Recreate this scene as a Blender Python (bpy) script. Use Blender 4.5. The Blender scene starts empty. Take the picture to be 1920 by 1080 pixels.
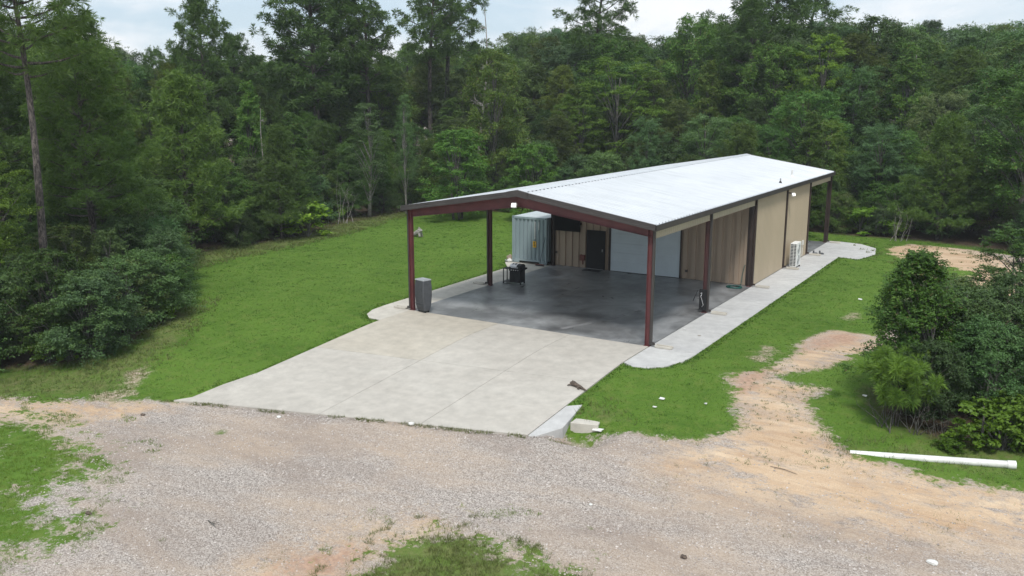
import bpy, bmesh, math, random
import numpy as np
from mathutils import Vector, Matrix, noise
random.seed(7); rng = np.random.default_rng(7)
C = bpy.context.scene.collection
SC = bpy.context.scene
PI = math.pi

# ------------------------------------------------------------------ camera
CAM = np.array([11.791, -28.596, 8.596]); YAW, PITCH, FPX = -0.552, 0.208, 1640.8
FW = np.array([math.sin(YAW)*math.cos(PITCH), math.cos(YAW)*math.cos(PITCH), -math.sin(PITCH)])
RT = np.array([math.cos(YAW), -math.sin(YAW), 0.0]); UP = np.cross(RT, FW)
cd = bpy.data.cameras.new('camera'); cam = bpy.data.objects.new('camera', cd); C.objects.link(cam)
cd.sensor_width = 36; cd.lens = FPX/1920*36; cd.clip_end = 3000; cd.clip_start = 0.1
M = Matrix.Identity(4)
for i in range(3):
    M[i][0] = RT[i]; M[i][1] = UP[i]; M[i][2] = -FW[i]; M[i][3] = CAM[i]
cam.matrix_world = M
SC.camera = cam

# ------------------------------------------------------------------ world, sun, exposure
SUN_EL, SUN_AZ = math.radians(58), math.radians(150)      # azimuth measured clockwise from +Y
w = bpy.data.worlds.new('World'); SC.world = w; w.use_nodes = True
nt = w.node_tree; nt.nodes.clear(); N = nt.nodes.new; L = nt.links.new
sky = N('ShaderNodeTexSky'); sky.sky_type = 'NISHITA'; sky.sun_disc = False
sky.sun_elevation = SUN_EL; sky.sun_rotation = SUN_AZ; sky.air_density = 1.0; sky.dust_density = 1.5; sky.altitude = 50
tc = N('ShaderNodeTexCoord'); mp = N('ShaderNodeMapping'); mp.inputs['Scale'].default_value = (1, 1, 3.2)
mp.inputs['Location'].default_value = (.35, .1, .4)
n1 = N('ShaderNodeTexNoise'); n1.inputs['Scale'].default_value = 4.2; n1.inputs['Detail'].default_value = 8; n1.inputs['Roughness'].default_value = .55
n1.inputs['Distortion'].default_value = .4
rp = N('ShaderNodeValToRGB'); rp.color_ramp.elements[0].position = .36; rp.color_ramp.elements[1].position = .66
rp.color_ramp.elements[0].color = (.70, .70, .70, 1); rp.color_ramp.elements[1].color = (1, 1, 1, 1)
rc = N('ShaderNodeValToRGB'); rc.color_ramp.elements[0].position = .44; rc.color_ramp.elements[1].position = .60
rc.color_ramp.elements[0].color = (.58, .70, .80, 1); rc.color_ramp.elements[1].color = (.86, .88, .91, 1)
sc_ = N('ShaderNodeVectorMath'); sc_.operation = 'SCALE'; sc_.inputs['Scale'].default_value = 9.6
mx = N('ShaderNodeMix'); mx.data_type = 'RGBA'
bg = N('ShaderNodeBackground'); bg.inputs['Strength'].default_value = .108
ow = N('ShaderNodeOutputWorld')
L(tc.outputs['Generated'], mp.inputs['Vector']); L(mp.outputs['Vector'], n1.inputs['Vector'])
L(n1.outputs['Fac'], rp.inputs['Fac']); L(n1.outputs['Fac'], rc.inputs['Fac']); L(rc.outputs['Color'], sc_.inputs[0])
L(rp.outputs['Color'], mx.inputs['Factor']); L(sky.outputs['Color'], mx.inputs['A']); L(sc_.outputs['Vector'], mx.inputs['B'])
L(mx.outputs['Result'], bg.inputs['Color']); L(bg.outputs['Background'], ow.inputs['Surface'])

sd = bpy.data.lights.new('sun', 'SUN'); sd.energy = 2.5; sd.angle = math.radians(11); sd.color = (1, .965, .91)
so = bpy.data.objects.new('sun', sd); C.objects.link(so)
sdir = Vector((math.sin(SUN_AZ)*math.cos(SUN_EL), math.cos(SUN_AZ)*math.cos(SUN_EL), math.sin(SUN_EL)))
so.rotation_euler = sdir.to_track_quat('Z', 'Y').to_euler(); so.location = (0, 0, 60)
SC.view_settings.view_transform = 'Standard'; SC.view_settings.look = 'None'
SC.view_settings.exposure = 0.22; SC.view_settings.gamma = 1

# ------------------------------------------------------------------ terrain height and picture-to-ground lookup
def sm(t, k=.5): return (t+np.sqrt(t*t+k))/2
def hgt(x, y):
    x = np.asarray(x, float); y = np.asarray(y, float)
    s = sm(-2.2-y)-sm(-12.5-y)
    z = -.082*s
    z = z-.62*np.exp(-(np.abs((x-1.25)/.72)**2.6+np.abs((y+7.72)/.62)**2.6))
    away = np.clip(np.maximum(np.maximum(-13.3-x, x-3.2), np.maximum(-3-y, y-30))/3, 0, 1)
    z = z+away*(.035*np.sin(x*.31+.6*np.sin(y*.23))*np.cos(y*.27+.4)+.018*np.sin(x*.9+y*.7))
    return z
def G(px, py, dz=0.0):
    d = FW+(px-960)/FPX*RT-(py-540)/FPX*UP
    z = 0.0
    for _ in range(25):
        t = (z-CAM[2])/d[2]; q = CAM+t*d; z = .5*z+.5*(float(hgt(q[0], q[1]))+dz)
    return Vector((q[0], q[1], z))
def GP(*pts): return [tuple(G(a, b)[:2]) for a, b in pts]
def column_at(px, depth):
    k = (px-960)/FPX                       # ground point under picture column px at forward distance depth
    f = Vector((math.sin(YAW), math.cos(YAW))); r = Vector((math.cos(YAW), -math.sin(YAW)))
    hd = depth
    for _ in range(3):
        q = Vector(CAM[:2])+f*hd+r*(k*(hd*math.cos(PITCH)+CAM[2]*math.sin(PITCH)))
    return q
def to_px(x, y, z=0):
    d = np.array([x, y, z])-CAM; f = d@FW
    return 960+FPX*(d@RT)/f, 540-FPX*(d@UP)/f, f

# ------------------------------------------------------------------ mesh helpers
class MB:
    def __init__(s): s.v = []; s.f = []; s.mi = []
    def poly(s, pts, mi=0):
        b = len(s.v); s.v += [tuple(p) for p in pts]; s.f.append(tuple(range(b, b+len(pts)))); s.mi.append(mi)
    def box(s, x0, x1, y0, y1, z0, z1, mi=0, R=None):
        b = len(s.v); P = [(x, y, z) for z in (z0, z1) for x, y in ((x0, y0), (x1, y0), (x1, y1), (x0, y1))]
        if R is not None: P = [tuple(R @ Vector(p)) for p in P]
        s.v += P
        for f in ((3, 2, 1, 0), (4, 5, 6, 7), (0, 1, 5, 4), (1, 2, 6, 5), (2, 3, 7, 6), (3, 0, 4, 7)):
            s.f.append(tuple(b+i for i in f)); s.mi.append(mi)
        return s
    def tube(s, pts, rad, n=8, mi=0, cap=True):
        pts = [Vector(p) for p in pts]; rad = rad if hasattr(rad, '__len__') else [rad]*len(pts); b = len(s.v)
        t = (pts[1]-pts[0]).normalized(); a = t.orthogonal().normalized()
        for i, p in enumerate(pts):
            t = (pts[min(i+1, len(pts)-1)]-pts[max(i-1, 0)]).normalized()
            a = (a-t*a.dot(t)).normalized(); c = t.cross(a)
            for k in range(n):
                th = 2*PI*k/n; s.v.append(tuple(p+(a*math.cos(th)+c*math.sin(th))*rad[i]))
        for i in range(len(pts)-1):
            for k in range(n):
                k2 = (k+1) % n
                s.f.append((b+i*n+k, b+i*n+k2, b+(i+1)*n+k2, b+(i+1)*n+k)); s.mi.append(mi)
        if cap:
            s.f.append(tuple(b+k for k in reversed(range(n)))); s.f.append(tuple(b+(len(pts)-1)*n+k for k in range(n))); s.mi += [mi, mi]
        return s
    def prism(s, pts, z0, z1, mi=0):
        n = len(pts); b = len(s.v)
        s.v += [(p[0], p[1], z0) for p in pts]+[(p[0], p[1], z1) for p in pts]
        s.f.append(tuple(b+i for i in reversed(range(n)))); s.f.append(tuple(b+n+i for i in range(n))); s.mi += [mi, mi]
        for i in range(n):
            j = (i+1) % n; s.f.append((b+i, b+j, b+n+j, b+n+i)); s.mi.append(mi)
        return s
    def build(s, name, mats, parent=None, smooth=False, bevel=0, label=None):
        me = bpy.data.meshes.new(name); me.from_pydata(s.v, [], s.f)
        mats = mats if isinstance(mats, (list, tuple)) else [mats]
        for m in mats: me.materials.append(m)
        if len(mats) > 1: me.polygons.foreach_set('material_index', s.mi)
        if bevel:
            bm = bmesh.new(); bm.from_mesh(me); bmesh.ops.remove_doubles(bm, verts=bm.verts, dist=1e-5)
            bmesh.ops.bevel(bm, geom=[e for e in bm.edges if len(e.link_faces) == 2 and e.calc_face_angle(0) > .6], offset=bevel, segments=1, affect='EDGES', clamp_overlap=True)
            bm.to_mesh(me); bm.free()
        if smooth: me.polygons.foreach_set('use_smooth', [True]*len(me.polygons))
        me.validate(); me.update()
        o = bpy.data.objects.new(name, me); C.objects.link(o)
        if parent is not None: o.parent = parent
        if label: o['label'] = label
        return o
def tag(o, label=None, cat=None, group=None, kind=None):
    if label: o['label'] = label
    if cat: o['category'] = cat
    if group: o['group'] = group
    if kind: o['kind'] = kind
    return o
def thing(name, label, cat, loc=(0, 0, 0), rz=0, group=None):
    o = bpy.data.objects.new(name, None); C.objects.link(o); o.empty_display_size = .2
    o.location = loc; o.rotation_euler = (0, 0, rz)
    return tag(o, label, cat, group)
def part(name, me, parent, loc=(0, 0, 0), rot=(0, 0, 0), color=None):
    o = bpy.data.objects.new(name, me); C.objects.link(o); o.parent = parent; o.location = loc; o.rotation_euler = rot
    if color: o.color = color
    return o
def quads(name, V, mat, per=4, smooth=False):
    V = np.asarray(V, np.float32).reshape(-1, 3); n = len(V)//per
    me = bpy.data.meshes.new(name); me.vertices.add(n*per); me.vertices.foreach_set('co', V.ravel())
    me.loops.add(n*per); me.loops.foreach_set('vertex_index', np.arange(n*per, dtype=np.int32))
    me.polygons.add(n); me.polygons.foreach_set('loop_start', np.arange(n, dtype=np.int32)*per)
    me.polygons.foreach_set('loop_total', np.full(n, per, np.int32)); me.materials.append(mat)
    me.update(calc_edges=True)
    return me

# ------------------------------------------------------------------ materials
class NT:
    def __init__(s, name):
        s.m = bpy.data.materials.new(name); s.m.use_nodes = True; s.t = s.m.node_tree; s.t.nodes.clear()
        s.out = s.n('ShaderNodeOutputMaterial'); s.b = s.n('ShaderNodeBsdfPrincipled'); s.l(s.b.outputs[0], s.out.inputs[0])
        s.co = s.n('ShaderNodeTexCoord')
    def n(s, t, **k):
        x = s.t.nodes.new(t)
        for a, v in k.items(): setattr(x, a, v)
        return x
    def l(s, a, b): s.t.links.new(a, b)
    def noise(s, scale, detail=4, rough=.6, src=None, stretch=None, dist=0):
        x = s.n('ShaderNodeTexNoise'); x.inputs['Scale'].default_value = scale; x.inputs['Detail'].default_value = detail
        x.inputs['Roughness'].default_value = rough; x.inputs['Distortion'].default_value = dist
        v = src or s.co.outputs['Object']
        if stretch:
            mp = s.n('ShaderNodeMapping'); mp.inputs['Scale'].default_value = stretch[:3]
            if len(stretch) > 3: mp.inputs['Rotation'].default_value = (0, 0, stretch[3])
            s.l(v, mp.inputs[0]); v = mp.outputs[0]
        s.l(v, x.inputs['Vector']); return x.outputs['Fac']
    def ramp(s, f, lo, hi, c0=(0, 0, 0, 1), c1=(1, 1, 1, 1)):
        x = s.n('ShaderNodeValToRGB'); e = x.color_ramp.elements; e[0].position = lo; e[1].position = hi
        e[0].color = (*c0[:3], 1); e[1].color = (*c1[:3], 1); s.l(f, x.inputs[0]); return x.outputs[0]
    def mix(s, f, a, b, mode='MIX'):
        x = s.n('ShaderNodeMix', data_type='RGBA', blend_type=mode)
        for k, v in (('Factor', f), ('A', a), ('B', b)):
            if isinstance(v, (int, float)): x.inputs[k].default_value = v
            elif isinstance(v, tuple): x.inputs[k].default_value = (*v[:3], 1)
            else: s.l(v, x.inputs[k])
        return x.outputs['Result']
    def math(s, op, a, b=0.0, clamp=False):
        x = s.n('ShaderNodeMath', operation=op, use_clamp=clamp)
        for i, v in enumerate((a, b)):
            if isinstance(v, (int, float)): x.inputs[i].default_value = v
            else: s.l(v, x.inputs[i])
        return x.outputs[0]
    def attr(s, name): x = s.n('ShaderNodeAttribute'); x.attribute_name = name; return x.outputs['Fac']
    def bump(s, f, strength=.3, dist=.01):
        x = s.n('ShaderNodeBump'); x.inputs['Strength'].default_value = strength; x.inputs['Distance'].default_value = dist
        s.l(f, x.inputs['Height']); s.l(x.outputs[0], s.b.inputs['Normal'])
    def color(s, c):
        if isinstance(c, tuple): s.b.inputs['Base Color'].default_value = (*c[:3], 1)
        else: s.l(c, s.b.inputs['Base Color'])
    def rough(s, r):
        if isinstance(r, (int, float)): s.b.inputs['Roughness'].default_value = r
        else: s.l(r, s.b.inputs['Roughness'])
def simple(name, c, rough=.6, metal=0, var=.12, scale=6, bump=0, spec=None, emit=None):
    t = NT(name)
    f = t.noise(scale, 5)
    dk = tuple(max(0, x*(1-var*1.6)) for x in c[:3]); lt = tuple(min(1, x*(1+var)) for x in c[:3])
    t.color(t.ramp(f, .3, .7, dk, lt)); t.rough(rough); t.b.inputs['Metallic'].default_value = metal
    if bump: t.bump(t.noise(scale*8, 3), bump, .005)
    if spec is not None: t.b.inputs['Specular IOR Level'].default_value = spec
    if emit: t.b.inputs['Emission Color'].default_value = (*emit[:3], 1); t.b.inputs['Emission Strength'].default_value = emit[3]
    return t.m
def concrete(name, c0, c1, stain, rough=.85, streak=(.35, 1, 1, 0), stain_amt=.5, fine=.1):
    t = NT(name); src = t.n('ShaderNodeNewGeometry').outputs['Position']
    a = t.noise(.55, 6, .62, src, streak, .3); b = t.noise(2.2, 6, .65, src); g = t.noise(60, 3, .7, src); s = t.noise(1.1, 7, .7, src, dist=.8)
    col = t.mix(t.ramp(a, .35, .65), c0, c1)
    col = t.mix(t.math('MULTIPLY', t.ramp(s, .56, .72), stain_amt), col, stain)
    col = t.mix(fine, col, t.ramp(g, .3, .7), 'OVERLAY'); col = t.mix(.13, col, t.ramp(b, .3, .7), 'OVERLAY')
    sp = t.noise(9, 2, .5, src); col = t.mix(t.math('MULTIPLY', t.ramp(sp, .74, .78), .5), col, tuple(x*.45 for x in c0))
    t.color(col); t.rough(rough); t.bump(g, .25, .004); return t.m

MAT = {}
MAT['drive'] = concrete('driveway_concrete', (.435, .405, .36), (.475, .447, .40), (.43, .39, .34), stain_amt=.3, fine=.06)
MAT['drive2'] = concrete('driveway_concrete_yellowed', (.435, .395, .33), (.475, .437, .37), (.43, .385, .31), stain_amt=.35, fine=.06)
MAT['walk'] = concrete('walk_concrete', (.44, .435, .43), (.52, .515, .50), (.36, .35, .335), stain_amt=.35)
MAT['walkL'] = concrete('old_walk_concrete', (.46, .43, .375), (.54, .51, .45), (.35, .32, .28), stain_amt=.4)
# sealed carport floor
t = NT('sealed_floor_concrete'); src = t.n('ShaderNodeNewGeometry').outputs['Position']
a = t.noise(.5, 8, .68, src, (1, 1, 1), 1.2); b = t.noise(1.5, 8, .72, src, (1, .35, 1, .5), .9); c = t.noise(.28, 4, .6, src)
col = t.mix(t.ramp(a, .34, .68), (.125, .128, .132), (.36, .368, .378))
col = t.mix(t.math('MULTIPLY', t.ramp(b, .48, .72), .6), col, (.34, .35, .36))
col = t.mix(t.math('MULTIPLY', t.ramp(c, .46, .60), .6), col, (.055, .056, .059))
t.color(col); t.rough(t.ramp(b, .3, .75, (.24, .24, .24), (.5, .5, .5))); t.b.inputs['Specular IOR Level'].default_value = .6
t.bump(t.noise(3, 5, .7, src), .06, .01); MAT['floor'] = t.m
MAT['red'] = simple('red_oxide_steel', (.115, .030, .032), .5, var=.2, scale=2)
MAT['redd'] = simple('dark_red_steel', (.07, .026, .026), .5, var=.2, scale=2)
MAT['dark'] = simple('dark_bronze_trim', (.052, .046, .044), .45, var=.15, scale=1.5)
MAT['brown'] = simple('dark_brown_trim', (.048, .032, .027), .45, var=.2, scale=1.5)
MAT['purlin'] = simple('purlin_steel', (.07, .024, .024), .5, var=.2)
t = NT('galvalume_roof'); src = t.n('ShaderNodeNewGeometry').outputs['Position']
a = t.noise(.35, 6, .6, src, (1, .35, 1)); b = t.noise(3, 5, .6, src, (.12, 1, 1))
oi = t.n('ShaderNodeObjectInfo')
col = t.mix(t.ramp(a, .3, .7), (.55, .575, .605), (.64, .66, .68))
col = t.mix(t.math('MULTIPLY', t.ramp(b, .46, .7), .5), col, (.44, .46, .475))
col = t.mix(t.math('MULTIPLY', oi.outputs['Random'], .16), col, (.56, .60, .61))
t.color(col); t.rough(.42); t.b.inputs['Metallic'].default_value = .12; MAT['roof'] = t.m
def siding(name, c):
    t = NT(name); src = t.n('ShaderNodeNewGeometry').outputs['Position']
    a = t.noise(.6, 5, .6, src, (1, 1, .3)); b = t.noise(5, 4, .6, src, (1, 1, .15)); oi = t.n('ShaderNodeObjectInfo')
    col = t.mix(t.ramp(a, .3, .7), tuple(x*.93 for x in c), tuple(min(1, x*1.05) for x in c))
    col = t.mix(t.math('MULTIPLY', t.ramp(b, .55, .8), .25), col, tuple(x*.78 for x in c))
    col = t.mix(t.math('MULTIPLY', oi.outputs['Random'], .12), col, tuple(x*.8 for x in c))
    t.color(col); t.rough(.5); return t.m
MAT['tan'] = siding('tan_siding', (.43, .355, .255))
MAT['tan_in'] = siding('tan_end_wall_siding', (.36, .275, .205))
MAT['skirt'] = siding('tan_skirt', (.47, .415, .31))
MAT['door'] = simple('black_door', (.022, .020, .021), .5, var=.1, spec=.25)
MAT['gdoor'] = simple('white_garage_door', (.56, .635, .685), .45, var=.04, scale=1.5)
MAT['black'] = simple('black_plastic', (.010, .010, .011), .65, var=.2)
MAT['rubber'] = simple('black_rubber', (.02, .02, .02), .8, var=.2)
MAT['screen'] = simple('dark_screen', (.005, .005, .006), .6, var=.05, spec=.15)
MAT['silver'] = simple('brushed_silver', (.62, .62, .63), .32, metal=.6, var=.1)
MAT['steel'] = simple('galvanised_steel', (.42, .43, .44), .4, metal=.6, var=.15)
MAT['white'] = simple('white_plastic', (.80, .80, .78), .45, var=.06)
MAT['offwhite'] = simple('dusty_white_plastic', (.72, .72, .69), .55, var=.12, scale=3)
MAT['cooler'] = simple('grey_moulded_plastic', (.085, .09, .098), .5, var=.12)
MAT['cooler_top'] = simple('light_grey_lid', (.36, .38, .40), .5, var=.1)  # cooler lid in a lighter grey than the housing
MAT['coil'] = simple('dark_coil_fins', (.05, .055, .06), .5, var=.2, scale=20)
MAT['greyfan'] = simple('grey_fan_guard', (.33, .35, .36), .5, var=.1)
MAT['hose'] = simple('green_rubber_hose', (.006, .085, .07), .45, var=.2)
MAT['yellow'] = simple('yellow_sticker', (.75, .42, .03), .5, var=.1)
MAT['wood'] = simple('weathered_wood', (.30, .24, .18), .8, var=.25, scale=12)
MAT['rust'] = simple('rusty_red_metal', (.16, .05, .04), .7, var=.3)
MAT['lamp'] = simple('lit_lamp_lens', (.8, .8, .75), .3, var=.02, emit=(1, .97, .9, 1.3))
MAT['foam'] = simple('foam_closure', (.03, .03, .03), .9, var=.1)
MAT['stump'] = simple('weathered_grey_stump', (.33, .31, .29), .85, var=.35, scale=9, bump=.4)
MAT['burnt'] = simple('mottled_driftwood', (.12, .09, .07), .9, var=.6, scale=28, bump=.6)
t = NT('container_paint'); src = t.n('ShaderNodeNewGeometry').outputs['Position']
a = t.noise(1.2, 6, .6, src, (1, 1, .25)); b = t.noise(6, 6, .75, src)
col = t.mix(t.ramp(a, .3, .7), (.225, .285, .305), (.275, .34, .36)); col = t.mix(t.math('MULTIPLY', t.ramp(b, .68, .76), .6), col, (.14, .07, .04))
t.color(col); t.rough(.5); MAT['cont'] = t.m
MAT['controof'] = simple('pale_container_roof', (.50, .55, .57), .5, var=.08, scale=2)  # container roof in a paler blue grey than its walls

def bark(name, c0, c1, sc=5):
    t = NT(name); a = t.noise(sc, 6, .7, None, (1, 1, .22)); g = t.n('ShaderNodeObjectInfo')
    col = t.mix(t.ramp(a, .32, .68), c0, c1); col = t.mix(t.math('MULTIPLY', g.outputs['Random'], .3), col, tuple(x*.6 for x in c1))
    col = t.mix(t.ramp(t.noise(14, 4, .7, None, (1, 1, .35)), .42, .6), tuple(x*.55 for x in c0), col); t.color(col); t.rough(.9); t.bump(a, .6, .03); return t.m
MAT['pbark'] = bark('pine_bark', (.055, .047, .043), (.22, .185, .165))
MAT['bark'] = bark('grey_bark', (.075, .07, .06), (.20, .19, .17))
MAT['pale'] = bark('pale_bark', (.24, .225, .20), (.42, .40, .36))
MAT['deadw'] = bark('bleached_dead_wood', (.30, .28, .25), (.46, .43, .39))
def leaf(name, dark, light, trans=.25, rough=.5, dead=None):
    # colour differs from leaf to leaf and from tree to tree (object colour multiplies)
    t = NT(name); g = t.n('ShaderNodeNewGeometry'); oi = t.n('ShaderNodeObjectInfo')
    cl = t.noise(.9, 3, .6, None)
    f = t.math('ADD', t.math('MULTIPLY', g.outputs['Random Per Island'], .55), t.math('MULTIPLY', t.ramp(cl, .3, .7), .45))
    col = t.mix(f, dark, light)
    if dead: col = t.mix(t.ramp(g.outputs['Random Per Island'], .955, .965), col, dead)
    col = t.mix(1.0, col, oi.outputs['Color'], 'MULTIPLY')
    t.color(col); t.rough(rough); t.b.inputs['Specular IOR Level'].default_value = .3
    tr = t.n('ShaderNodeBsdfTranslucent'); ms = t.n('ShaderNodeMixShader'); ms.inputs[0].default_value = trans
    t.l(t.mix(1.0, col, (1.0, 1.1, .55), 'MULTIPLY'), tr.inputs[0]); t.l(t.b.outputs[0], ms.inputs[1]); t.l(tr.outputs[0], ms.inputs[2]); t.l(ms.outputs[0], t.out.inputs[0])
    return t.m
MAT['needle'] = leaf('pine_needles', (.040, .088, .022), (.145, .225, .046), .25)
MAT['leaf'] = leaf('broad_leaves', (.038, .092, .020), (.130, .225, .044), .28, dead=(.12, .10, .04))
MAT['leafb'] = leaf('blue_green_leaves', (.046, .095, .034), (.140, .215, .078), .25)
MAT['leafy'] = leaf('yellow_green_leaves', (.07, .14, .016), (.19, .29, .034), .3)
MAT['grass'] = leaf('lawn_blades', (.050, .125, .010), (.125, .225, .024), .3)
t = NT('lawn_grass_blades'); g = t.n('ShaderNodeNewGeometry'); src = g.outputs['Position']
a1 = t.noise(.22, 5, .6, src); a2 = t.noise(1.4, 6, .7, src); a3 = t.noise(.5, 5, .65, src)
col = t.mix(g.outputs['Random Per Island'], (.056, .132, .014), (.130, .222, .030))
col = t.mix(t.math('MULTIPLY', t.ramp(a1, .42, .62), .5), col, (.135, .235, .034))
col = t.mix(t.math('MULTIPLY', t.ramp(a2, .46, .62), .7), col, (.032, .098, .011))
col = t.mix(t.math('MULTIPLY', t.ramp(a3, .52, .66), .65), col, (.16, .205, .05))
t.color(col); t.rough(.55); t.b.inputs['Specular IOR Level'].default_value = .25
tr = t.n('ShaderNodeBsdfTranslucent'); ms = t.n('ShaderNodeMixShader'); ms.inputs[0].default_value = .3
t.l(col, tr.inputs[0]); t.l(t.b.outputs[0], ms.inputs[1]); t.l(tr.outputs[0], ms.inputs[2]); t.l(ms.outputs[0], t.out.inputs[0]); MAT['grass'] = t.m
MAT['lawn_dark'] = leaf('weed_blades', (.028, .085, .012), (.085, .175, .030), .25)
MAT['patchgrass'] = leaf('patch_grass_blades', (.085, .16, .016), (.21, .29, .05), .3)
MAT['drygrass'] = leaf('dry_grass_blades', (.07, .105, .025), (.22, .23, .09), .3)

# ground: grass, sand, leaf litter and gravel, mixed by signed distances stored on the vertices
t = NT('ground'); src = t.n('ShaderNodeNewGeometry').outputs['Position']
nf = t.noise(1.3, 8, .72, src); nl = t.noise(.33, 4, .6, src); nff = t.noise(7, 5, .7, src)
amp = t.attr('amp')
def field(name, k=1.0, sharp=5.0):
    j = t.math('MULTIPLY', t.math('SUBTRACT', nf, .5), t.math('MULTIPLY', amp, 3.2*k))
    j2 = t.math('MULTIPLY', t.math('SUBTRACT', nff, .5), t.math('MULTIPLY', amp, 1.6*k))
    v = t.math('ADD', t.attr(name), t.math('ADD', j, j2))
    return t.math('ADD', t.math('MULTIPLY', v, sharp), .5, True)
# gravel
vo = t.n('ShaderNodeTexVoronoi'); vo.inputs['Scale'].default_value = 36; t.l(src, vo.inputs['Vector'])
vo2 = t.n('ShaderNodeTexVoronoi'); vo2.inputs['Scale'].default_value = 15; t.l(src, vo2.inputs['Vector'])
sep = t.n('ShaderNodeSeparateColor'); t.l(vo.outputs['Color'], sep.inputs[0])
sep2 = t.n('ShaderNodeSeparateColor'); t.l(vo2.outputs['Color'], sep2.inputs[0])
gcol = t.mix(t.ramp(sep.outputs[0], .05, .95), (.18, .158, .14), (.58, .525, .475))
gcol = t.mix(t.math('MULTIPLY', t.ramp(sep2.outputs[1], .2, .9), .25), gcol, (.56, .50, .46))
gcol = t.mix(t.math('MULTIPLY', t.ramp(vo.outputs['Distance'], .35, .75), .35), gcol, (.19, .15, .13))
gw = t.noise(.5, 6, .62, src, (.45, 1, 1, -.28), .3)
gcol = t.mix(t.math('MULTIPLY', t.ramp(gw, .42, .66), .7), gcol, (.47, .365, .275))
gd = t.noise(.42, 5, .6, src, (.5, 1, 1, -.2), .5)
tr2 = t.noise(1.1, 6, .68, src, (.14, 1.5, 1, -.42), .3); gcol = t.mix(t.math('MULTIPLY', t.ramp(tr2, .52, .66), .4), gcol, (.33, .27, .225))
gcol = t.mix(t.math('MULTIPLY', t.ramp(gd, .48, .66), .5), gcol, (.27, .215, .18))
# sand
sn = t.noise(1.1, 7, .7, src, (.3, 1, 1, -.25), .5); sf = t.noise(35, 4, .7, src)
scol = t.mix(t.ramp(sn, .32, .66), (.44, .29, .18), (.65, .50, .35))
scol = t.mix(.22, scol, t.ramp(sf, .3, .7), 'OVERLAY')
sg = t.noise(1.7, 7, .75, src, (.5, 1, 1, -.25), .4)
scol = t.mix(t.math('MULTIPLY', t.ramp(sg, .5, .62), t.math('SUBTRACT', 1.05, t.attr('clean'))), scol, gcol)
tr_ = t.noise(2.2, 6, .7, src, (.16, 1.6, 1, -.55), .25); scol = t.mix(t.math('MULTIPLY', t.ramp(tr_, .54, .66), .45), scol, (.36, .235, .155))
# red clay
scol = t.mix(field('clay', 1.0, 1.3), scol, t.mix(t.ramp(nff, .35, .65), (.34, .205, .14), (.52, .36, .265)))
col = t.mix(field('sand', 2.6, .5), gcol, scol)
# litter
lcol = t.mix(t.ramp(nff, .3, .7), (.035, .026, .018), (.13, .095, .062))
# grass
gr = t.noise(16, 4, .7, src, (1, 1, 1)); gn = t.noise(.25, 5, .6, src); gm = t.noise(2.6, 5, .65, src)
grc = t.mix(t.ramp(gr, .3, .7), (.052, .118, .014), (.115, .198, .028))
grc = t.mix(t.math('MULTIPLY', t.ramp(t.noise(.9, 7, .72, src, (.35, 1, 1, .5), .6), .46, .66), .5), grc, (.045, .105, .012))
grc = t.mix(t.math('MULTIPLY', t.ramp(gn, .40, .60), .6), grc, (.115, .205, .030))
grc = t.mix(t.math('MULTIPLY', t.ramp(gm, .5, .68), .55), grc, (.15, .19, .045))
dry = t.math('ADD', t.attr('dry'), t.math('MULTIPLY', t.math('SUBTRACT', nf, .5), 1.6), True)
dcol = t.mix(t.ramp(nff, .35, .65), (.11, .10, .04), (.24, .20, .12))
grc = t.mix(t.math('MULTIPLY', dry, .85), grc, dcol)
fg = field('grass', 1.0, 4.0)
col = t.mix(fg, col, grc)
col = t.mix(field('bare', 1.3, 2.0), col, t.mix(t.ramp(nff, .4, .62), (.26, .20, .13), (.50, .42, .33)))
fl = field('litter', 1.0, 1.2)
col = t.mix(fl, col, lcol)
t.color(col); t.rough(.95); t.b.inputs['Specular IOR Level'].default_value = .15
hh = t.math('ADD', t.math('MULTIPLY', vo.outputs['Distance'], -1.0), t.math('MULTIPLY', gr, .9)); t.bump(hh, .55, .03)
MAT['ground'] = t.m
t = NT('pebbles'); g = t.n('ShaderNodeNewGeometry')
t.color(t.ramp(g.outputs['Random Per Island'], 0, 1, (.22, .185, .165), (.60, .545, .505))); t.rough(.9); MAT['pebble'] = t.m

# ------------------------------------------------------------------ region polygons (ground coordinates)
P = {}
P['grass'] = [GP((-260, 700), (-120, 742), (0, 742), (60, 752), (190, 750), (325, 752))+[(-10.6, -11.0), (-5, -5), (-.4, -8.0)]+GP((1065, 822), (1130, 828), (1240, 818), (1300, 828), (1385, 806), (1372, 740), (1366, 705), (1440, 690), (1490, 665), (1500, 640), (1560, 618), (1640, 630), (1700, 560), (1720, 500), (1680, 478), (1640, 472))+[(4.6, 30.5), (8, 30.0), (16, 26.5), (24, 34), (-45, 46), (-60, 0), (-40, -25)],
    GP((1455, 705), (1560, 688), (1625, 660), (1750, 640), (1900, 640), (2050, 700), (2150, 960), (1920, 916), (1800, 903), (1700, 880), (1590, 845), (1555, 815), (1525, 785), (1518, 750), (1545, 727), (1500, 722)),
    GP((-90, 780), (0, 788), (60, 785), (110, 812), (150, 840), (190, 880), (150, 905), (100, 905), (60, 940), (150, 985), (135, 1005), (60, 1030), (0, 1050), (-90, 1075)),
    GP((640, 1130), (690, 1062), (720, 1035), (790, 1012), (830, 997), (880, 1005), (960, 1035), (1060, 1085), (1090, 1130)),
    GP((1725, 508), (1780, 500), (1835, 512), (1800, 524), (1750, 520)), GP((1690, 478), (1730, 474), (1745, 482), (1705, 486)), GP((1600, 462), (1650, 462), (1680, 474), (1640, 480)),
    GP((400, 809), (412, 807), (424, 811), (412, 815))]
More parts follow.
